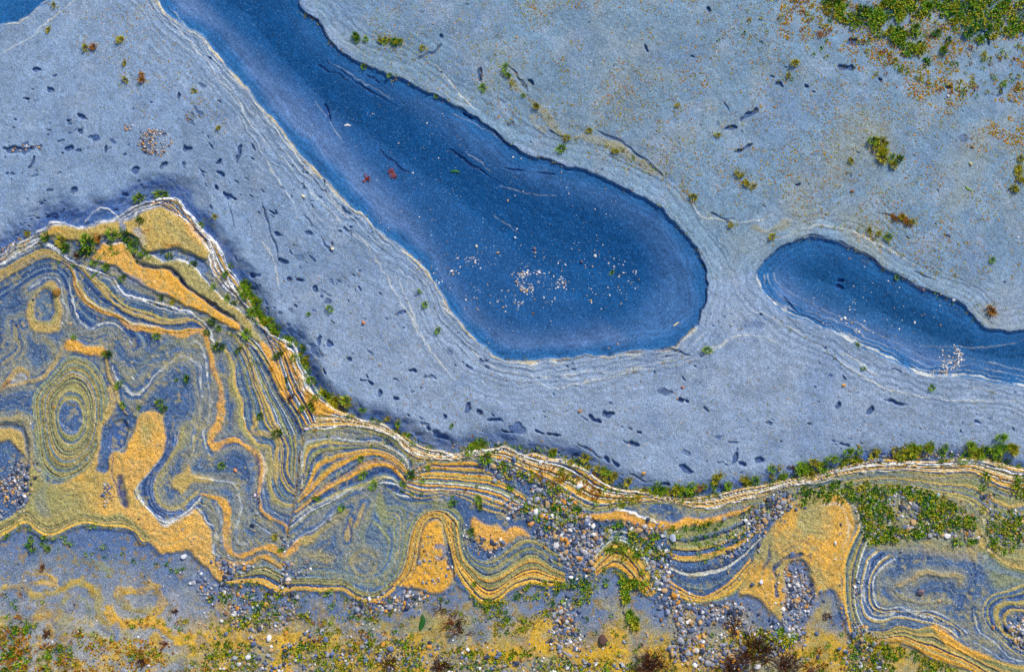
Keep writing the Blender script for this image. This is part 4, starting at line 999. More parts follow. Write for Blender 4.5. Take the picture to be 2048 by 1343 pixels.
drift("28,920 52,922 54,1000 35,1025 5,1036 -20,1040 -20,985 12,965 26,945", 330, 6.0, 'pebble-filled pool at the left edge')
drift(ell(311, 284, 33, 26), 420, 3.6, 'round pebble patch on the left slate dome', 6, .25)
drift(ell(257, 255, 9, 7), 22, 3.6, 'round pebble patch on the left slate dome', 6, .1)
drift("-10,503 25,486 52,468 56,476 22,498 -10,516", 110, 4.5, 'pebbles banked against the left end of the ledge', 8)
drift("60,285 100,292 75,298 40,302 15,304 15,298", 40, 4, 'pebbles in a slit of the left slate dome', 8)
drift("395,1150 440,1165 500,1170 560,1185 600,1195 590,1240 540,1265 470,1260 400,1215", 330, 6.3, 'scattered pebbles below the lower left ledge')
drift("430,1110 445,1118 480,1132 500,1128 478,1155 455,1158 440,1138", 110, 6.0, 'pebble pocket in the lower left ledge')
drift("565,1120 620,1122 615,1150 575,1178 556,1175", 85, 6.0, 'pebbles along the crease at the foot of the fold')
drift("705,1193 740,1204 770,1190 800,1178 855,1188 845,1212 790,1215 745,1226 715,1216", 190, 6.2, 'pebbles under the orange dome')
drift("420,1275 600,1262 760,1272 900,1290 1000,1290 1000,1350 420,1350", 620, 6.2, 'gravelly bottom edge')
drift("1085,1232 1130,1200 1165,1230 1165,1290 1130,1315 1090,1290", 260, 6.4, 'gravel patch between two blue humps')
drift("1000,1320 1250,1318 1320,1350 1000,1350", 160, 6, 'gravelly bottom edge')
drift("1720,975 1780,968 1850,985 1910,1010 1950,1050 1955,1085 1900,1080 1830,1070 1770,1075 1735,1075", 520, 6.0, 'green-tufted gravel on the right')
drift("1965,955 2060,960 2060,1090 1990,1090 1970,1040", 220, 5.6, 'gravel by the right edge of the ledge')
drift("1698,1232 1720,1245 1760,1275 1760,1345 1690,1345", 190, 6.0, 'gravel left of the lower right fold')
drift("2010,1262 2030,1235 2070,1230 2070,1310 2030,1300", 150, 6.5, 'gravel in the ringed hollow at the right edge')
drift("1705,1150 1722,1165 1722,1195 1708,1192", 40, 5, 'pebbles on the right-hand striped limb', 9)
drift("925,1040 945,1060 1010,1085 1000,1110 960,1112 925,1095", 80, 6.2, 'pebbles on the small orange patch')
drift("845,1060 890,1070 905,1150 860,1180 820,1160", 60, 5.2, 'pebbles on the orange dome', 9)
drift("207,968 232,965 228,1000 212,1014 204,1000", 60, 5.0, 'pebbles beside the slit in the big orange rock', 9)
drift("805,930 850,925 855,960 820,965", 60, 5.5, 'pebbles where the striped fold is cut')
drift("505,985 525,985 512,1060 500,1060", 26, 5.0, 'pebbles in the blue fold', 8)
drift("565,1070 580,1066 582,1092 566,1092", 16, 6, 'pebbles along the crease at the foot of the fold', 9)
drift("585,980 625,910 640,900 620,945 600,985", 40, 4.5, 'pebbles along the crease at the foot of the fold', 8)
for x, y, rx, ry, n in ((1040, 560, 14, 14, 34), (1052, 577, 16, 8, 34), (1032, 548, 26, 4, 24), (1075, 547, 30, 5, 26), (1122, 565, 9, 13, 34), (945, 520, 18, 8, 26), (1038, 608, 8, 5, 12), (1000, 560, 160, 70, 110), (1220, 560, 60, 60, 60)):
    drift(ell(x, y, rx, ry), n, 3.6 if n > 12 else 4, 'pebble scatter on the floor of the large hollow', 8, .05)
drift(ell(1000, 430, 250, 170), 150, 2.4, 'pebble scatter on the floor of the large hollow', 6, 0)
drift(ell(720, 260, 180, 120), 70, 2.4, 'pebble scatter on the floor of the large hollow', 6, 0)
drift(ell(1902, 715, 26, 24), 120, 3.6, 'pebble cluster in the smaller hollow', 7, .1)
drift(ell(1880, 745, 16, 8), 30, 3.6, 'pebble cluster in the smaller hollow', 7, .1)
drift(ell(1760, 620, 160, 60), 90, 3.0, 'pebbles strewn in the smaller hollow', 8, 0)
drift("400,1160 1700,1200 1700,1343 400,1343", 420, 4.6, 'odd pebbles on the lower shelf', 12, 0)
drift("0,1080 420,1140 420,1343 0,1343", 130, 4.2, 'odd pebbles on the lower left shelf', 10, 0)
drift("20,560 600,900 1000,950 1700,1020 1990,1100 1990,1280 1300,1150 500,1120 60,1000", 420, 3.2, 'odd pebbles on the banded ledge', 9, 0)
drift("300,420 1500,640 2000,800 2000,900 1300,930 700,740", 130, 3.2, 'odd pebbles on the grey slate', 8, 0)
drift("700,20 2040,20 2040,640 1500,460 1000,250", 140, 3.2, 'odd pebbles on the upper slate', 8, 0)
drift("1250,982 1340,995 1440,985 1560,962 1700,928 1800,905 1990,905 1990,918 1800,915 1600,952 1420,990 1300,990", 240, 5.0, 'tufted ledge top', 9)
drift("870,890 1000,885 1050,905 1180,935 1240,972 1190,955 1100,915 1000,893", 90, 4.6, 'tufted ledge top', 8)
SPECIAL = [(1346, 1075, 17, 'smooth pale grey cobble lying alone in the middle gully', lin(168, 176, 190)), (1206, 1278, 19, 'dark brown oval pebble on the lower shelf', lin(88, 62, 54)), (1841, 1183, 17, 'mauve-brown stone in the eye of the right fold', lin(120, 98, 104)),
    (613, 858, 11, 'round pinkish white pebble at the crest of the crease', lin(222, 208, 214)), (471, 940, 9, 'orange pebble on the blue fold', lin(206, 134, 84)), (1158, 972, 15, 'bright white flat pebble on the upper gravel drift', lin(232, 230, 226)), (1148, 952, 10, 'blue-black pebble above the white flat pebble', lin(58, 72, 108)),
    (979, 1108, 10, 'dark blue pebble on the syncline', lin(60, 76, 112)), (1101, 1114, 9, 'blue-grey pebble on the striped syncline', lin(96, 110, 150)), (963, 1084, 10, 'dark grey pebble on the small orange patch', lin(80, 86, 106)), (1063, 1047, 11, 'orange pebble at the edge of the broad gravel drift', lin(214, 152, 92)), (1335, 1223, 15, 'white-veined grey pebble in the lower gully', lin(150, 156, 176)),
    (115, 584, 20, 'rough brown knob of rock on the small ringed eye', lin(150, 108, 44)), (577, 1158, 13, 'pinkish shell-white pebble in the crease below the fold', lin(220, 200, 192)), (368, 1112, 12, 'pale flat pebble on the lower left shelf', lin(204, 206, 212)), (381, 1166, 8, 'white chip on the lower left shelf', lin(232, 230, 228)), (505, 1050, 10, 'dark pebble in the blue fold', lin(44, 54, 84)),
    (510, 990, 8, 'pinkish white pebble in the blue fold', lin(224, 206, 214)), (1623, 1183, 11, 'dark grey pebble on the rim of the gravel-filled pit', lin(86, 94, 120)), (1518, 1090, 11, 'dark blue pebble on the left rim of the right orange mass', lin(70, 80, 112)), (1504, 1168, 11, 'dark pebble beside two white pebbles left of the pit', lin(72, 92, 120)), (1522, 1163, 10, 'white pebble beside a dark pebble left of the pit', lin(226, 226, 232)), (1875, 990, 12, 'flat pale slate chip among the right-hand tufts', lin(170, 190, 196)),
    (715, 1219, 13, 'long grey slate chip under the ledge', lin(150, 158, 176)), (739, 1197, 10, 'white angular pebble under the ledge', lin(236, 230, 226)), (1163, 523, 7, 'brown pebble alone on the floor of the large hollow', lin(104, 82, 90)), (1069, 497, 7, 'grey-brown double pebble on the floor of the large hollow', lin(120, 106, 112)), (953, 493, 8, 'cream pebble left of centre in the large hollow', lin(222, 216, 190)), (1030, 475, 6, 'white pebble high on the floor of the large hollow', lin(224, 226, 226)),
    (1907, 600, 8, 'pale pebble on the upper rim of the smaller hollow', lin(210, 212, 214)), (1941, 328, 8, 'cream pebble on the upper slate at right', lin(212, 196, 132)), (1945, 294, 7, 'brown pebble on the upper slate at right', lin(128, 96, 50)), (1896, 192, 8, 'pale pebble on the upper slate below the green patch', lin(204, 202, 212)), (1705, 382, 9, 'reddish brown pebble on the upper slate', lin(150, 110, 90)), (1365, 774, 7, 'orange-red pebble on the grey slate', lin(206, 120, 74)), (727, 645, 8, 'rusty pebble on the grey slate', lin(190, 126, 92)),
    (1287, 946, 8, 'orange pebble beside a dark slit on the grey slate', lin(210, 146, 52)), (665, 497, 7, 'cream pebble on the grey slate left of the large hollow', lin(220, 208, 180)), (1160, 822, 7, 'brown pebble on the lower grey slate', lin(160, 110, 70)), (1986, 1254, 9, 'orange pebble left of the ringed hollow', lin(214, 150, 90)), (532, 1208, 10, 'amber pebble in the lower left scatter', lin(216, 160, 70)), (1330, 1066, 12, 'grey pebble just above the pale cobble', lin(150, 158, 168)), (1137, 1190, 11, 'dark blue-grey pebble at the foot of the syncline', lin(84, 98, 124))]
peb_v1, peb_f1 = ico(1); peb_v2, peb_f2 = ico(2)
PMESH = []
for k in range(8):
    v = peb_v2.copy()
    for _ in range(9):                                   # flat facets knocked off a round stone
        d = rg.normal(size=3); d /= np.linalg.norm(d); c = rg.uniform(.62, .88)
        e = np.clip(v @ d - c, 0, None); v -= e[:, None] * d
    v *= np.array([1.0, rg.uniform(.62, .95), rg.uniform(.45, .7)])
    PMESH.append(mesh_from('pebble', v * .5, peb_f2, np.ones((len(v), 3)), smooth_=(k % 4 == 0)))
    PMESH[-1].materials.append(M_STONE)
def place_pebble(x, y, d, col, label, group, lift=.1, cat='pebble', name='pebble'):
    o = link(name, PMESH[rg.integers(len(PMESH))], None, label=label, cat=cat, group=group)
    dm = d * MPP
    o.location = G(x, y, dm * (.10 + lift)); o.scale = (dm * rg.uniform(.9, 1.15), dm * rg.uniform(.9, 1.1), dm * rg.uniform(.8, 1.1))
    o.rotation_euler = (rg.normal(0, .25), rg.normal(0, .25), rg.uniform(0, 6.28))
    o.color = (*np.clip(col * rg.uniform(.9, 1.1), 0, .9), 1)
    return o
for x, y, d, lab, col in SPECIAL: place_pebble(x, y, d, col, lab, None, .08)
vis = [p for p in PEB if 0 <= p[0] < 2048 and 0 <= p[1] < 1343]
vis.sort(key=lambda p: -p[2])
keep = vis[:300 - len(SPECIAL)]
kset = set(id(p) for p in keep)
for x, y, d, ci, zone, lift in keep:
    art = 'medium' if d < 11 else 'larger'
    zx = [p[0] for p in keep if p[4] == zone]; zy = [p[1] for p in keep if p[4] == zone]
    fx = (x - min(zx)) / (max(zx) - min(zx) + 1); fy = (y - min(zy)) / (max(zy) - min(zy) + 1)
    where = ('upper ' if fy < .33 else 'lower ' if fy > .67 else '') + ('left' if fx < .33 else 'right' if fx > .67 else 'middle')
    zz = zone.replace('pebbles ', 'scatter ', 1) if zone.startswith('pebbles') else zone
    place_pebble(x, y, d, PCOL[ci][1], ' '.join(('%s %s pebble, %s of %s' % (art, PCOL[ci][0], where, zz)).split()[:16]), 'pebbles, ' + zone, lift * .6)
rest = [p for p in PEB if id(p) not in kset]
def gravel(name, items, label):
    vs, fs, cs = [], [], []
    for k, (x, y, d, ci, zone, lift) in enumerate(items):
        v = peb_v0 * rg.uniform(.75, 1.15, (12, 1)) * np.array([1.05, rg.uniform(.6, .95), rg.uniform(.4, .75)]) * d * MPP * .56
        a, b = rg.uniform(0, 6.28), rg.normal(0, .35)
        ca, sa, cb, sb = math.cos(a), math.sin(a), math.cos(b), math.sin(b)
        Rm = np.array([[ca, -sa * cb, sa * sb], [sa, ca * cb, -ca * sb], [0, sb, cb]])
        vs.append(v @ Rm.T + G(x, y, d * MPP * (.06 + lift))); fs.append(peb_f0 + 12 * k)
        cs.append(np.tile(PCOL[ci][1] * rg.uniform(.75, 1.2), (12, 1)))
    me = mesh_from(name, np.vstack(vs), np.vstack(fs), np.clip(np.vstack(cs), 0, .85), smooth_=False)
    return link(name, me, M_GRAVEL, label=label, cat='gravel', kind='stuff')
peb_v0, peb_f0 = ico(0)
gravel('gravel', rest, 'small mixed gravel lying in drifts on the ledge, shelf and hollows')

# ------------------------------------------------------------------ algae tufts
GREENS = {'green': (lin(62, 124, 12), lin(150, 180, 36)), 'dark': (lin(22, 82, 6), lin(84, 136, 24)), 'yellow': (lin(138, 136, 14), lin(198, 184, 44)), 'rust': (lin(140, 84, 12), lin(196, 134, 34))}
def blades(n, r, hgt, wid, kind, seed, segs=2):
    q = np.random.default_rng(seed); vs, fs, cs = [], [], []
    lo, hi = GREENS[kind]
    for k in range(n):
        a = q.uniform(0, 6.28); rr = r * .55 * math.sqrt(q.random())
        bx, by = rr * math.cos(a), rr * math.sin(a)
        out = q.uniform(.25, 1.0) * r * .75; L = hgt * q.uniform(.55, 1.1)
        aa = a + q.normal(0, .7); ox, oy = math.cos(aa) * out, math.sin(aa) * out
        px_, py_ = -math.sin(aa + q.normal(0, .8)) * wid, math.cos(aa) * wid
        b0 = len(vs)
        vs += [(bx - px_, by - py_, -.003), (bx + px_, by + py_, -.003), (bx + ox * .45 - px_ * .8, by + oy * .45 - py_ * .8, L * .7), (bx + ox * .45 + px_ * .8, by + oy * .45 + py_ * .8, L * .72), (bx + ox, by + oy, L * q.uniform(.75, 1.05))]
        fs += [(b0, b0 + 1, b0 + 3), (b0, b0 + 3, b0 + 2), (b0 + 2, b0 + 3, b0 + 4)]
        t = q.random(); c = lo * (1 - t) + hi * t
        if kind in ('green', 'dark') and q.random() < .10: c = GREENS['yellow'][1]
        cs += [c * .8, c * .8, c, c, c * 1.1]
    return np.array(vs), np.array(fs), np.array(cs)
TM = {}
for kind in GREENS:
    TM[kind] = []
    for k in range(4):
        v, f, c = blades(80, 1.05, .95, .055, kind, 300 + 11 * k + len(kind))
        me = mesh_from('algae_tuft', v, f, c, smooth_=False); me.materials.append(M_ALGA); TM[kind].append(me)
NT = [0]
def tuft(x, y, r, kind, label, group=None):
    NT[0] += 1
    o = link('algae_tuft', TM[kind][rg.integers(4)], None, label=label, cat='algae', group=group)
    o.location = G(x, y, -.001); s_ = r * MPP * 1.15; o['px'] = (float(x), float(y))
    e_ = rg.uniform(.7, 1.4); o.scale = (s_ * e_, s_ / e_, s_ * rg.uniform(.8, 1.2)); o.rotation_euler = (-.2, 0, rg.uniform(0, 6.28))
    v = rg.uniform(.85, 1.15); o.color = (v, v, v, 1)
for x, y, r, kind, lab in (
    (277, 398, 12, 'green', 'green algae tuft standing on the ledge top left of the peak'), (324, 388, 13, 'green', 'bright green algae tuft just above the white peak of the ledge'), (55, 469, 7, 'yellow', 'small yellow-green tuft on the pebbles at the left end'), (94, 476, 12, 'dark', 'dark green tuft at the left end of the top tan slab'),
    (124, 484, 14, 'yellow', 'yellow-green tuft second from left below the top tan slab'), (133, 497, 12, 'dark', 'dark tuft among pebbles below the top tan slab'), (176, 488, 17, 'green', 'large round green tuft beside the tip of the orange slab'), (172, 502, 14, 'dark', 'dark lower half of the big green clump beside the orange slab'), (197, 476, 9, 'rust', 'brownish tuft above the tip of the orange slab'),
    (226, 472, 14, 'green', 'green tuft above the notch in the orange slab'), (254, 474, 15, 'dark', 'dark green tuft between the tan slab and the orange slab'), (269, 494, 14, 'green', 'green tuft right of the notch in the orange slab'), (287, 508, 10, 'green', 'small green tuft at the head of the crack'), (281, 440, 8, 'dark', 'dark tuft in the middle of the top tan slab'), (340, 515, 9, 'dark', 'dark tuft in the blue strip above the tan strip'),
    (388, 528, 9, 'dark', 'dark tuft at the right end of the blue strip'), (117, 524, 4, 'green', 'tiny green tuft on the left anticline'), (146, 534, 5, 'green', 'tiny tuft on the ochre band of the left anticline'), (188, 527, 8, 'green', 'green tuft under the left end of the orange slab'), (214, 535, 9, 'green', 'green tuft in the white-edged slot below the orange slab'), (245, 556, 8, 'dark', 'dark tuft in the mauve lower edge of the orange slab'),
    (324, 597, 6, 'dark', 'small dark tuft under the orange slab'), (345, 604, 6, 'yellow', 'small yellowish tuft under the orange slab'), (148, 675, 6, 'green', 'tiny tuft on the orange cap of the concentric mound'), (217, 708, 10, 'dark', 'dark tuft at the right end of the orange cap'), (239, 770, 9, 'green', 'green tuft halfway along the dark crack by the mound'), (245, 810, 7, 'green', 'green tuft low in the dark crack by the mound'), (278, 814, 5, 'green', 'small tuft in the crack right of the mound'),
    (318, 806, 9, 'green', 'long green tuft above the orange finger'), (328, 818, 8, 'dark', 'dark tuft touching the top of the orange finger'), (375, 758, 8, 'dark', 'dark tuft on the pale patch in the blue fold'), (354, 760, 4, 'green', 'tiny tuft left of the pale patch in the blue fold'), (312, 673, 8, 'green', 'green tuft under the ochre band'), (402, 452, 9, 'green', 'green tuft on the white right flank of the peak'), (429, 433, 6, 'yellow', 'yellow-green sprig on the slate right of the peak'),
    (462, 532, 6, 'green', 'green tuft on the slate side of the ridge flank'), (452, 550, 8, 'dark', 'dark tuft between white edges of the ridge flank'), (427, 575, 7, 'green', 'green tuft at the edge of the tan strip'), (456, 597, 8, 'green', 'green tuft lower on the tan strip edge'), (468, 606, 7, 'dark', 'dark tuft near the foot of the tan strip'), (659, 618, 8, 'green', 'green tuft in a slit of the grey slate'), (618, 628, 5, 'green', 'lone small tuft on the grey slate by the ridge'),
    (426, 644, 10, 'dark', 'dark tuft at the white bend of the anticline'), (439, 692, 12, 'dark', 'dark round tuft on the blue limb below the bend'), (437, 657, 7, 'green', 'small tuft between the two dark tufts of the bend'), (414, 665, 7, 'dark', 'dark tuft on the white lamina at the bend'), (477, 699, 7, 'dark', 'dark tuft on the striped limb'), (493, 667, 11, 'green', 'green tuft under the tip of the orange slab'), (558, 711, 9, 'dark', 'dark tuft between two orange strips of the ridge'), (588, 716, 8, 'green', 'bright tuft on the white ridge edge'),
    (522, 831, 8, 'dark', 'dark upright tuft on the striped limb near the crease'), (555, 866, 10, 'dark', 'dark tuft where the striped limb bends'), (625, 813, 9, 'dark', 'dark tuft on the small orange triangle'), (572, 760, 7, 'dark', 'dark tuft in the gap of the ridge'), (604, 815, 7, 'green', 'green tuft left of the small orange triangle'), (443, 931, 8, 'green', 'open green sprig on the blue fold'), (551, 1074, 8, 'yellow', 'yellow tuft in the lower blue fold'), (563, 1098, 6, 'green', 'small tuft near the foot of the crease'),
    (630, 995, 5, 'green', 'small tuft on the blue wedge'), (637, 998, 5, 'green', 'second small tuft on the blue wedge'), (683, 1014, 8, 'green', 'green tuft on the tan wedge'), (723, 917, 7, 'green', 'green tuft high on the striped fold'), (726, 949, 9, 'green', 'green tuft in the middle of the striped fold'), (748, 971, 10, 'green', 'green tuft at the core of the striped fold'), (822, 948, 11, 'dark', 'dark tuft where the striped fold is cut'), (805, 968, 7, 'green', 'green tuft at the foot of the striped fold'),
    (845, 960, 6, 'green', 'small tuft on the cut striped beds'), (856, 935, 6, 'green', 'small tuft at the start of the right-hand stripes'), (907, 1005, 8, 'green', 'green tuft above the orange dome'), (958, 1000, 9, 'green', 'green tuft on the right-hand stripes'), (962, 1014, 7, 'dark', 'dark tuft below another on the right-hand stripes'), (971, 917, 14, 'green', 'large green tuft at the head of the upper gravel'), (942, 1060, 7, 'dark', 'dark strip of weed in the crack by the orange patch'), (944, 1072, 6, 'green', 'green weed low in the crack by the orange patch'),
    (62, 1078, 7, 'green', 'green tuft hanging over the lower left ledge edge'), (62, 1094, 10, 'dark', 'dark tuft on the blue shelf at the left'), (85, 1088, 5, 'green', 'small tuft right of the dark tuft on the blue shelf'), (97, 1097, 7, 'green', 'green tuft on the blue shelf'), (86, 1133, 7, 'rust', 'rusty tuft in the slot of the blue shelf'), (949, 1166, 6, 'green', 'green tuft on the trough of the syncline'),
    (966, 176, 9, 'green', 'lone green tuft on the upper slate'), (1010, 137, 9, 'green', 'green tuft at the top of the slanting crack'), (1016, 150, 7, 'green', 'green tuft in the slanting crack'), (1025, 165, 6, 'yellow', 'yellow tuft low in the slanting crack'), (1072, 212, 8, 'yellow', 'yellow tuft on the tan crease'), (1047, 192, 5, 'green', 'small tuft left of the tan crease'), (1123, 298, 11, 'green', 'green tuft beside a slate notch'), (1134, 277, 8, 'yellow', 'yellow tuft above the slate notch'), (1178, 260, 7, 'yellow', 'yellow tuft right of the slate notch'),
    (1230, 304, 8, 'yellow', 'yellow tuft on the tan swirl'), (1267, 316, 4, 'green', 'tiny green sprig right of the tan swirl'), (845, 97, 7, 'yellow', 'yellow tuft left of the dark slanting slit'), (728, 135, 6, 'green', 'green tuft on the upper rim of the large hollow, left'), (779, 150, 6, 'green', 'green tuft on the upper rim of the large hollow'), (873, 193, 5, 'green', 'small tuft farther along the hollow rim'), (1435, 270, 7, 'yellow', 'yellow tuft beside a dark scar'), (1355, 211, 6, 'yellow', 'yellow tuft on the open upper slate'),
    (1386, 394, 9, 'yellow', 'yellow-green tuft above the saddle'), (1588, 128, 10, 'yellow', 'yellow tuft under a slate edge, upper right'), (1577, 153, 7, 'yellow', 'small yellow tuft below the slate edge'), (1702, 321, 7, 'yellow', 'yellow tuft left of the big green clump'), (1776, 475, 9, 'green', 'green tuft in the crease above the smaller hollow'), (1757, 468, 7, 'yellow', 'yellow tuft in the crease above the smaller hollow'), (1738, 461, 7, 'yellow', 'leftmost tuft in the crease above the smaller hollow'), (1544, 475, 9, 'yellow', 'yellow tuft on the shoulder of the smaller hollow'), (1984, 519, 7, 'green', 'round green tuft right of the smaller hollow'),
    (1793, 555, 6, 'green', 'green tuft on the upper rim of the smaller hollow'), (1716, 690, 6, 'green', 'green tuft on the lower rim of the smaller hollow'), (1863, 775, 7, 'green', 'green tuft below the smaller hollow'), (1726, 737, 5, 'green', 'small tuft on the pale crease below the smaller hollow'), (1414, 700, 9, 'green', 'green tuft in the notch right of the large hollow'), (1980, 621, 11, 'rust', 'rusty tuft in a scar right of the smaller hollow'), (1462, 451, 7, 'yellow', 'yellow tuft on the saddle crease'),
    (839, 583, 5, 'green', 'green tuft on the lip left of the large hollow'), (850, 608, 7, 'green', 'green tuft lower on the lip left of the large hollow'), (876, 660, 7, 'green', 'green tuft at the lower left of the large hollow'), (1224, 545, 5, 'green', 'green scrap of weed on the hollow floor'), (904, 850, 5, 'green', 'tiny tuft on the slate above the ledge'), (108, 10, 6, 'yellow', 'yellow tuft on the top left lip'), (98, 60, 7, 'yellow', 'yellow-green tuft below the top left lip'), (241, 82, 10, 'yellow', 'yellow tuft on top of the slate dome'),
    (170, 97, 8, 'yellow', 'yellow tuft left on the slate dome'), (188, 95, 8, 'rust', 'rusty tuft on the slate dome'), (250, 127, 6, 'yellow', 'small yellow tuft on the slate dome'), (283, 150, 7, 'rust', 'upper rusty streak on the slate dome'), (284, 162, 7, 'rust', 'lower rusty streak on the slate dome'), (251, 160, 7, 'yellow', 'round yellow tuft right on the slate dome'), (388, 181, 6, 'yellow', 'yellow tuft on the right of the slate dome'), (437, 257, 6, 'yellow', 'yellow tuft in a slit of the slate dome')):
    tuft(x, y, r, kind, lab)
def ORD(k):
    return ('first second third fourth fifth sixth seventh eighth ninth tenth'.split()[k - 1]) if k <= 10 else '%d%s' % (k, 'st' if k % 10 == 1 and k != 11 else 'nd' if k % 10 == 2 and k != 12 else 'rd' if k % 10 == 3 and k != 13 else 'th')
def along(s, n, spread, rlo, rhi, kinds, label, group):
    c = spline(s, 3.0)
    P_ = sorted([c[rg.integers(len(c))] + rg.normal(0, spread, 2) for k in range(n)], key=lambda p: p[0])
    for k, p in enumerate(P_):
        kd = kinds[rg.integers(len(kinds))]
        w_ = {'green': 'green', 'dark': 'dark green', 'yellow': 'yellow-green', 'rust': 'rusty'}[kd]
        tuft(p[0], p[1], rg.uniform(rlo, rhi), kd, '%s tuft, %s from the left %s' % (w_, ORD(k + 1), label[label.index(' in ') + 1:] if ' in ' in label else label[label.index('tuft') + 5:]), group)
GL = ['green', 'green', 'yellow', 'dark']
along("482,566 494,588 508,608 522,628 542,652 562,668 582,682", 30, 6, 7, 12, ['green', 'green', 'green', 'yellow'], 'bright green tuft in the dense ridge row', 'tufts along the ridge flank')
along("600,692 612,716 618,745 628,770 640,788", 11, 7, 5, 9, GL, 'green tuft in the loose lower ridge row', 'tufts below the ridge flank')
along("650,795 672,804 692,808", 7, 6, 9, 15, ['green', 'green', 'yellow'], 'tuft of the big green clump above the crease', 'big clump above the crease')
along("720,830 785,848 830,878 862,893", 8, 5, 4, 8, GL, 'small tuft on the ledge past the crease', 'tufts past the crease')
along("925,898 950,892 985,884", 9, 5, 6, 11, GL, 'tuft in the green row above the upper gravel', 'tufts above the upper gravel')
along("1070,896 1105,906 1150,920 1190,938 1215,955 1245,968", 13, 6, 6, 11, ['green', 'yellow'], 'tuft on the sloping ledge top', 'tufts on the sloping ledge top')
along("1252,968 1290,978 1345,984 1380,982", 15, 6, 7, 12, ['green', 'green', 'yellow'], 'tuft in the row at the low point of the ledge', 'tufts at the low point')
along("1390,975 1430,965 1470,968 1520,955 1560,942", 15, 7, 6, 11, ['green', 'yellow', 'yellow', 'rust'], 'tuft in the row rising along the ledge', 'tufts rising to the right')
along("1570,945 1620,932 1680,920 1740,912 1790,902 1830,898 1890,902", 34, 7, 7, 13, ['green', 'green', 'yellow'], 'tuft in the thick green row on the ledge', 'thick green row')
along("1930,902 1980,900 2010,895 2045,908", 16, 8, 7, 14, ['green', 'green', 'yellow'], 'tuft at the far right end of the ledge top', 'tufts at the far right')
along("715,77 740,78 770,80 800,86", 11, 3, 6, 10, ['green', 'dark', 'yellow'], 'tuft in the short upper slate row', 'short row on the upper slate')
along("1752,280 1765,298 1775,312 1790,322", 10, 7, 7, 13, ['green', 'dark', 'yellow'], 'tuft of the isolated green slate clump', 'isolated green clump')
along("1480,350 1495,362 1508,372", 5, 4, 5, 8, ['yellow'], 'tuft of the yellow streak on the upper slate', 'yellow streak')
along("1785,433 1805,440 1825,444", 7, 3, 5, 8, ['yellow', 'rust'], 'tuft of the yellow row under a slate edge', 'yellow row')
along("2030,325 2040,350 2035,380", 8, 7, 6, 10, ['yellow'], 'yellow tuft at the right edge of the upper slate', 'yellow tufts at the right edge')
def field(s, n, rlo, rhi, kinds, label, group):
    poly = pts(s); x0, y0 = poly.min(0); x1, y1 = poly.max(0); k = 0; t = 0
    LEFT = sorted(rg.uniform(x0, x1, n)) if label else []
    while k < n and t < 50 * n:
        t += 1
        x, y = (LEFT[k], rg.uniform(y0, y1)) if label else (rg.uniform(x0, x1), rg.uniform(y0, y1))
        if in_poly(poly, x, y) and (label or noise_at(y * 1.3, x * .6) > -.4):
            r_ = rg.uniform(rlo, rhi); kd = kinds[rg.integers(len(kinds))]; k += 1
            if label:
                tuft(x, y, r_, kd, label + ', %s from the left' % ORD(1 + sum(1 for q_ in LEFT if q_ < x)), group)
            else: TURF.append((x, y, r_, kd))
TURF = []
for kx in range(230):
    x_, y_ = 1700 + rg.normal(120, 170), abs(rg.normal(0, 75)); TURF.append((min(x_, 2070), y_, rg.uniform(2, 6), ['green', 'yellow', 'dark', 'rust', 'yellow'][rg.integers(5)]))
c_ = spline(NORTH[NORTH.index('482,572'):], 3.0)
for kx in range(520):
    p = c_[rg.integers(len(c_))] + [rg.normal(0, 5), rg.normal(-3, 4)]; TURF.append((p[0], p[1], rg.uniform(2, 5.5), ['green', 'green', 'yellow', 'dark'][rg.integers(4)]))
field("1650,0 2048,0 2048,50 1990,72 1930,85 1880,110 1855,125 1820,108 1770,72 1700,50 1660,25", 34, 8, 13, ['dark', 'dark', 'green', 'yellow'], 'tuft of the dense top right algae patch', 'algae patch in the top right corner')
field("1640,-60 2110,-60 2110,55 1990,78 1930,90 1880,118 1855,130 1820,112 1770,76 1700,54 1655,25", 620, 5, 10, ['dark', 'dark', 'green', 'green', 'yellow'], None, None)
field("1540,-20 1660,-20 1700,60 1790,110 1860,150 1950,110 2060,80 2060,200 1900,190 1750,120 1600,60", 130, 3, 7, ['yellow', 'yellow', 'rust', 'green'], None, None)
field("1715,968 1780,962 1850,978 1905,1005 1950,1040 1958,1088 1900,1085 1830,1075 1780,1080 1735,1085 1720,1040", 330, 5, 9, ['dark', 'dark', 'green', 'yellow'], None, None)
field("1965,945 2060,955 2060,1090 1985,1110 1965,1040", 110, 4, 9, ['dark', 'green', 'yellow'], None, None)
field("1560,985 1640,965 1720,955 1720,1000 1650,1000 1600,1010", 50, 5, 9, ['dark', 'green'], None, None)
field("990,925 1060,940 1130,990 1190,1030 1300,1060 1340,1100 1330,1180 1280,1230 1290,1160 1200,1090 1100,1060 1030,1010", 170, 5, 9, ['dark', 'green', 'yellow'], None, None)
field("1010,905 1100,930 1180,960 1240,990 1330,1000 1300,1020 1200,1010 1100,975", 70, 4, 8, ['green', 'yellow', 'rust'], None, None)
field("1240,1150 1300,1170 1340,1220 1330,1270 1270,1265 1250,1220", 110, 5, 9, ['dark', 'green', 'yellow'], None, None)
field("1340,1050 1440,1040 1500,1010 1560,1000 1480,1080 1400,1130 1340,1130", 45, 4, 7, ['dark', 'green'], None, None)
field("1480,1250 1560,1235 1600,1250 1570,1310 1500,1310", 80, 5, 9, ['green', 'yellow'], None, None)
field("410,1285 600,1275 800,1280 900,1300 1000,1300 1250,1320 1330,1360 400,1360", 330, 4, 8, ['dark', 'green', 'yellow', 'yellow'], None, None)
field("470,1180 560,1185 560,1240 490,1250 400,1200", 55, 4, 8, ['dark', 'green', 'yellow'], None, None)
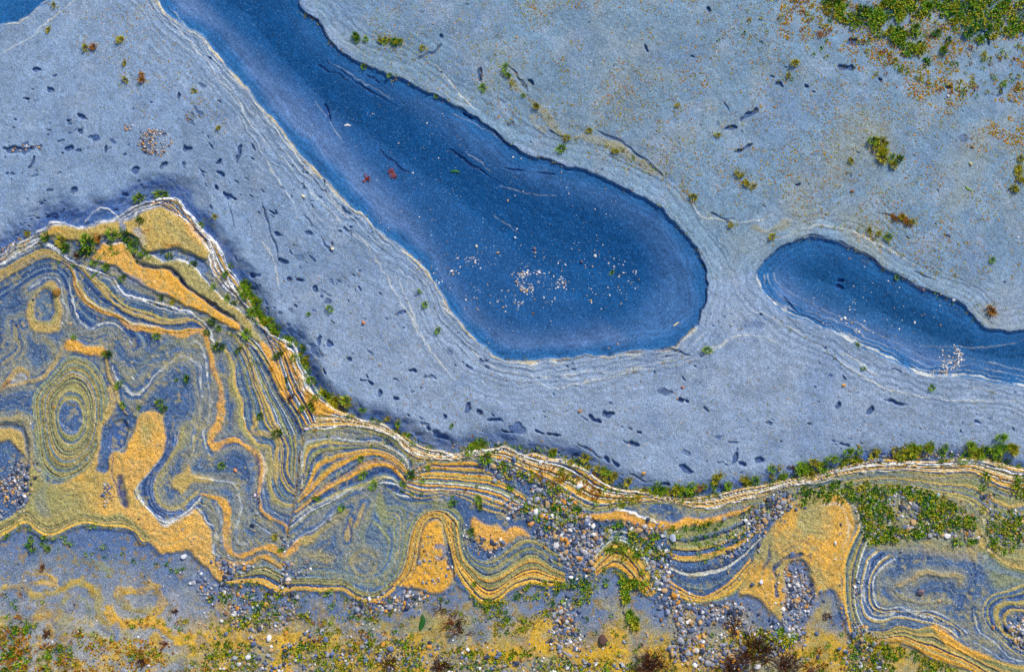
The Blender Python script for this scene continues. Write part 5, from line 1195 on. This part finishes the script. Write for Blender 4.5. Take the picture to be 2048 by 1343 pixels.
field("600,1225 760,1215 780,1290 600,1290", 40, 4, 7, ['dark', 'yellow', 'rust'], None, None)
field("960,1205 1090,1175 1230,1150 1190,1200 1100,1230 1040,1270 980,1260", 85, 4, 8, ['dark', 'green', 'yellow'], None, None)
field("0,1180 400,1240 420,1343 0,1343", 150, 2.5, 6, ['green', 'dark', 'yellow', 'rust'], None, None)
field("420,1180 1300,1230 1700,1260 1700,1343 420,1343", 420, 2.5, 6, ['green', 'dark', 'yellow', 'yellow'], None, None)
field("0,1240 90,1250 150,1300 130,1360 -20,1360", 120, 4, 8, ['dark', 'green', 'rust', 'rust'], None, None)
field("80,1250 260,1270 400,1330 380,1360 100,1360", 130, 3, 7, ['green', 'rust', 'rust', 'yellow'], None, None)
field("1700,1260 1830,1300 1920,1340 1700,1350", 120, 4, 8, ['dark', 'green', 'yellow'], None, None)
field("1620,1200 1690,1240 1690,1343 1600,1340", 22, 3, 7, ['green', 'rust'], None, None)
field("20,1040 460,1160 1000,1215 1100,1175 1000,1200 460,1172 20,1075", 40, 3, 6, ['dark', 'green'], None, None)
field("100,480 300,470 400,520 500,640 420,600 300,530 180,530", 20, 3, 6, ['dark', 'green'], None, None)
field("440,640 640,800 560,800 480,700", 22, 3, 5, ['dark', 'rust'], None, None)
field("620,840 1000,910 1000,1010 830,1000 640,900", 60, 2.5, 5, ['dark', 'rust', 'green'], None, None)
for s, n in (("0,1076 60,1052 100,1074 180,1050 270,1066", 18), ("430,1158 500,1166 560,1184 640,1182 700,1190 740,1204", 34), ("890,1178 925,1172 955,1203 1000,1203 1060,1170 1150,1166", 34), ("1050,1172 1130,1172 1210,1142 1260,1155 1290,1190", 40), ("1440,1042 1390,1052 1320,1062", 16), ("1700,930 1300,990", 10)):
    c = spline(s, 3.0)
    for k in range(n):
        p = c[rg.integers(len(c))] + rg.normal(0, 4, 2); TURF.append((p[0], p[1], rg.uniform(3, 6), ['dark', 'green', 'yellow'][rg.integers(3)]))
for s, n in (("600,24 633,42 651,70 681,99 721,128 765,146 820,165 864,187 904,209", 46), ("1010,278 1083,319 1179,341 1277,388 1340,434 1400,515 1412,570", 40), ("1600,480 1657,478 1776,543 1875,587 1957,642 1990,655", 40), ("510,200 582,284 668,377 755,458 828,517 876,576 934,660 1000,712 1100,720 1250,706", 50), ("1000,130 1060,200 1140,275 1240,300 1340,355 1390,400 1440,445 1520,450", 60), ("1640,455 1720,465 1800,505 1900,560 1960,620", 34), ("1950,800 1985,782", 6), ("1150,765 1280,738 1400,705 1480,660 1560,640 1650,705 1760,770", 34)):
    c = spline(s, 3.0)
    for k in range(n):
        p = c[rg.integers(len(c))] + rg.normal(0, 4, 2); TURF.append((p[0], p[1], rg.uniform(1.6, 4), ['yellow', 'rust', 'green', 'yellow'][rg.integers(4)]))
vs, fs, cs, b0 = [], [], [], 0
for k, (x, y, r_, kd) in enumerate(TURF):
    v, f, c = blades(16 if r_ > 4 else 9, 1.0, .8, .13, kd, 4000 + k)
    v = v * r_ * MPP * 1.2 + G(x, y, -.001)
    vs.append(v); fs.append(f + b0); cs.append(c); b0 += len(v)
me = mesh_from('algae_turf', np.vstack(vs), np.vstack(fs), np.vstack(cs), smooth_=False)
link('algae_turf', me, M_TURF, label='low green and rusty algae growing over the gravel and in cracks', cat='algae', kind='stuff')

# ------------------------------------------------------------------ freckles of crusty alga on the slate
SN, SN2 = fbm(60, 150, 4), noise(16, 151)
sp = []
def freck(s, n, cols, smin=1.2, smax=3.0, thr=.0):
    poly = pts(s); x0, y0 = poly.min(0); x1, y1 = poly.max(0)
    x = rg.uniform(x0, x1, n * 6); y = rg.uniform(y0, y1, n * 6)
    j = ((y - Y0) / S).astype(int).clip(0, NY - 1); i = ((x - X0) / S).astype(int).clip(0, NX - 1)
    m = np.zeros(len(x), bool)
    for (xa, ya), (xb, yb) in zip(poly, np.roll(poly, -1, axis=0)):
        if ya != yb: m ^= ((ya > y) != (yb > y)) & (x < (xb - xa) * (y - ya) / (yb - ya) + xa)
    m &= (SN[j, i] + .55 * SN2[j, i] + rg.normal(0, .22, len(x))) > thr
    for xx, yy in list(zip(x[m], y[m]))[:n]:
        sp.append((xx, yy, rg.uniform(smin, smax), cols[rg.integers(len(cols))]))
RUST = [lin(176, 112, 24), lin(196, 140, 30), lin(150, 130, 30), lin(168, 160, 60)]
OLV = [lin(150, 150, 60), lin(170, 160, 60), lin(120, 132, 50)]
freck("1560,0 2100,0 2100,330 1900,230 1700,140 1560,70", 4800, RUST, 1.4, 3.6, -.05)
freck("1000,-40 1800,-40 2100,200 2100,640 1960,620 1800,520 1600,440 1420,430 1250,340", 9500, RUST + OLV + RUST[:2], 1.1, 2.9, .0)
freck("640,-40 1100,-40 1400,400 1250,350 1000,240 720,110", 2200, RUST + OLV, 1.1, 2.8, .04)
freck("120,20 300,0 420,160 460,260 300,240 180,150", 520, RUST, 1.2, 2.8, .18)
freck("500,380 700,480 900,740 1300,740 2040,800 2040,900 1300,920 800,800 560,560", 1300, RUST + OLV, 1.0, 2.3, .15)
freck("0,1250 420,1290 420,1360 0,1360", 1300, RUST + [lin(130, 70, 16)], 1.5, 4.0, .0)
freck("420,1200 1300,1200 1700,1220 1700,1343 420,1343", 1300, RUST + OLV, 1.2, 3.2, .1)
freck("400,560 1300,960 2040,930 2040,1100 1500,1030 900,960 600,900", 900, RUST + [lin(110, 70, 24)], 1.2, 2.8, .15)
freck("0,500 560,850 700,1000 560,1150 100,1050", 500, RUST + [lin(50, 60, 60)], 1.0, 2.2, .2)
for o in list(scene.objects):
    if o.name.startswith('algae_tuft') and o.data in TM['yellow'] + TM['rust'] and o.get('px') and o['px'][1] < 960:
        for _ in range(16): sp.append((o['px'][0] + rg.normal(0, 11), o['px'][1] + rg.normal(0, 9), rg.uniform(1.2, 3.0), (RUST + OLV)[rg.integers(7)]))
arr = np.array([[a, b, c] for a, b, c, d in sp]); cl = np.array([d for a, b, c, d in sp])
base = G(arr[:, 0], arr[:, 1])
n = len(arr); K = 5
ang = rg.uniform(0, 6.28, (n, 1)) + np.arange(K) * 2 * math.pi / K
rad = arr[:, 2:3] * MPP * rg.uniform(.5, 1.2, (n, K))
ring = np.stack([base[:, None, 0] + rad * np.cos(ang), base[:, None, 1] + rad * np.sin(ang), base[:, None, 2] - .0012 + 0 * ang], -1)
top = base + np.c_[np.zeros((n, 2)), arr[:, 2] * MPP * .55]
vv = np.concatenate([ring, top[:, None]], 1).reshape(-1, 3)
o6 = (np.arange(n) * 6)[:, None, None]
ff = np.stack([np.stack([np.full(1, k), np.full(1, (k + 1) % K), np.full(1, K)], -1) for k in range(K)], 1) + o6
cv = np.repeat(cl * rg.uniform(.7, 1.25, (n, 1)), 6, axis=0)
me = mesh_from('algae_freckles', vv, ff.reshape(-1, 3), np.clip(cv, 0, .8), smooth_=False)
link('algae_freckles', me, M_TURF, label='rust and olive freckles of crusty algae scattered over the slate', cat='algae', kind='stuff')

# ------------------------------------------------------------------ branching seaweed
def seaweed(n, L, col, seed, up=.5, wid=.0022, spread=6.28, a0=0.0):
    q = np.random.default_rng(seed); vs, fs, cs = [], [], []
    def seg(p, d, ln, w, depth):
        b = p + d * ln
        side = np.cross(d, [0, 0, 1.0]); side = side / (np.linalg.norm(side) + 1e-9); u2 = np.cross(side, d)
        i0 = len(vs)
        for (pt, ww) in ((p, w), (b, w * .75)):
            for t in range(3): vs.append(pt + (side * math.cos(t * 2.094) + u2 * math.sin(t * 2.094)) * ww)
        for t in range(3):
            t2 = (t + 1) % 3; fs.extend([(i0 + t, i0 + t2, i0 + 3 + t2), (i0 + t, i0 + 3 + t2, i0 + 3 + t)])
        c = col * q.uniform(.6, 1.3); cs.extend([c] * 6)
        if depth > 0:
            for _ in range(2 if q.random() < .75 else 1):
                nd = d + q.normal(0, .42, 3) * [1, 1, .5]; nd /= np.linalg.norm(nd); nd[2] = max(nd[2], -.15)
                seg(b, nd, ln * q.uniform(.7, 1.0), w * .75, depth - 1)
    for k in range(n):
        a = a0 + q.uniform(-.5, .5) * spread
        d = np.array([math.cos(a), math.sin(a), q.uniform(.15, 1.0) * up + .1]); d /= np.linalg.norm(d)
        seg(np.array([q.normal(0, L * .25), q.normal(0, L * .2), 0]), d, L * q.uniform(.2, .36), wid * q.uniform(.7, 1.2), 3)
    return np.array(vs), np.array(fs), np.array(cs)
WB, WR, WD = lin(84, 40, 14), lin(170, 66, 36), lin(120, 60, 22)
for x, y, nn, L, col, seed, lab in ((1300, 1335, 44, .075, WB, 1, 'brown branching seaweed clump on the yellow ground at the bottom edge'), (1512, 1308, 60, .09, WB, 2, 'large dark brown seaweed clump over gravel at the bottom edge'), (1460, 1340, 26, .06, WB, 3, 'brown seaweed clump left of the large dark one'), (1570, 1335, 26, .065, WB, 4, 'brown seaweed clump right of the large dark one'),
        (1618, 1340, 9, .05, WD, 5, 'thin forked brown seaweed at the bottom edge'), (905, 1245, 10, .06, WD, 6, 'thin brown seaweed sprig on the lower shelf'), (920, 1262, 9, .05, WB, 7, 'dark seaweed sprig just below another on the lower shelf'), (880, 1218, 6, .03, WB, 8, 'small dark seaweed sprig near pebbles on the lower shelf'), (1464, 1245, 12, .04, WB, 9, 'dark seaweed sprig in the lower gully'), (1652, 1236, 8, .025, WB, 10, 'small dark weed on the right blue shelf'),
        (732, 358, 11, .018, WR, 11, 'red seaweed sprig on the bank of the large hollow'), (787, 345, 13, .022, WR, 12, 'larger red seaweed sprig on the floor of the large hollow'), (1586, 935, 9, .016, WB, 13, 'dark reddish weed on the ledge top'), (880, 1330, 22, .04, WB, 14, 'dark brown weed in the gravel at the bottom edge'), (780, 1325, 18, .035, WB, 15, 'dark brown weed left in the bottom gravel'), (1990, 918, 18, .022, lin(190, 120, 100), 16, 'pinkish weed cluster at the far right of the ledge top'), (197, 478, 12, .022, WB, 17, 'dark brown weed above the tip of the orange slab'), (155, 512, 10, .018, WB, 18, 'reddish brown weed among pebbles below the tan slab'),
        (285, 1322, 14, .03, WB, 19, 'rusty brown weed on the lower left shelf'), (95, 1265, 12, .022, WB, 20, 'rusty weed among tufts at the lower left'), (348, 1222, 8, .018, WB, 21, 'dark weed in the mauve strip of the lower left shelf'), (328, 1290, 8, .02, WD, 22, 'rusty weed by the yellow band of the lower left shelf'), (580, 795, 9, .02, WB, 23, 'dark red weed in the gap of the ridge')):
    root = link('seaweed_clump', None, label=lab, cat='seaweed'); root.location = G(x, y, .001)
    vh, fh = ico(1); vh = vh * [L * .14, L * .12, L * .07]
    o = link('holdfast', mesh_from('holdfast', vh, fh, np.tile(col * .7, (len(vh), 1))), M_WEED, parent=root); o.color = (1, 1, 1, 1)
    for k in range(nn):
        v, f, c = seaweed(1, L, col, 700 + 61 * seed + k, a0=1.6, spread=6.28 if L < .05 else 4.6)
        o = link('branch', mesh_from('branch', v, f, c, smooth_=True), M_WEED, parent=root); o.color = (1, 1, 1, 1)

# ------------------------------------------------------------------ single blades, twigs
def ribbon(name, pl, w, col, lab, cat, th=.0015):
    c = spline(pl, 3.0); n = len(c); p = G(c[:, 0], c[:, 1], .0015)
    t = np.gradient(p, axis=0); nn_ = np.cross(t, [0, 0, 1.0]); nn_ /= np.linalg.norm(nn_, axis=1, keepdims=True)
    prof = np.sin(np.linspace(.12, math.pi - .12, n)) ** .6 * w * MPP / 2
    a = p - nn_ * prof[:, None]; b = p + nn_ * prof[:, None]; m = p + [0, 0, th]
    vv = np.vstack([a, m, b]); k = np.arange(n - 1)
    ff = np.vstack([np.c_[k, k + 1, n + k + 1, n + k], np.c_[n + k, n + k + 1, 2 * n + k + 1, 2 * n + k]])
    me = mesh_from(name, vv, ff, np.tile(col, (len(vv), 1)) * np.r_[np.full(n, .8), np.full(n, 1.1), np.full(n, .9)][:, None])
    o = link(name, me, M_WEED, label=lab, cat=cat); o.color = (1, 1, 1, 1)
ribbon('weed_blade', "845,1228 846,1240 843,1250 840,1260", 11, lin(36, 92, 24), 'dark green oval weed blade lying on the lower shelf', 'weed', .004)
ribbon('weed_blade', "900,344 910,342 920,345", 5, lin(40, 110, 40), 'small green weed blade on the floor of the large hollow', 'weed', .002)
ribbon('twig', "602,389 606,392 610,396", 5, lin(226, 216, 176), 'short cream twig on the grey slate left of the large hollow', 'twig', .004)
ribbon('twig', "688,252 695,250 702,253", 5, lin(214, 210, 204), 'white twig on the floor of the large hollow', 'twig', .004)
ribbon('twig', "1346,652 1352,648 1358,644", 4, lin(206, 190, 160), 'pale twig on the right bank of the large hollow', 'twig', .003)
ribbon('twig', "1930,372 1936,378 1944,382", 4, lin(120, 150, 30), 'yellow-green weed blade on the upper slate at right', 'weed', .003)
ribbon('weed_blade', "180,558 188,550 197,543", 4, lin(70, 110, 30), 'green weed blade across the left anticline', 'weed', .003)
ribbon('twig', "262,752 266,756 269,761", 3, lin(220, 216, 206), 'thin white curved twig in the blue fold', 'twig', .002)
ribbon('twig', "1714,888 1718,893 1720,897", 4, lin(160, 130, 40), 'short tan twig on the slate above the right ledge', 'twig', .003)
ribbon('twig', "484,830 488,838 489,845", 4, lin(206, 190, 140), 'short cream twig on the striped limb', 'twig', .003)
ribbon('twig', "1672,980 1680,988 1686,996", 3, lin(206, 196, 170), 'thin pale twig at the top of the right orange mass', 'twig', .003)
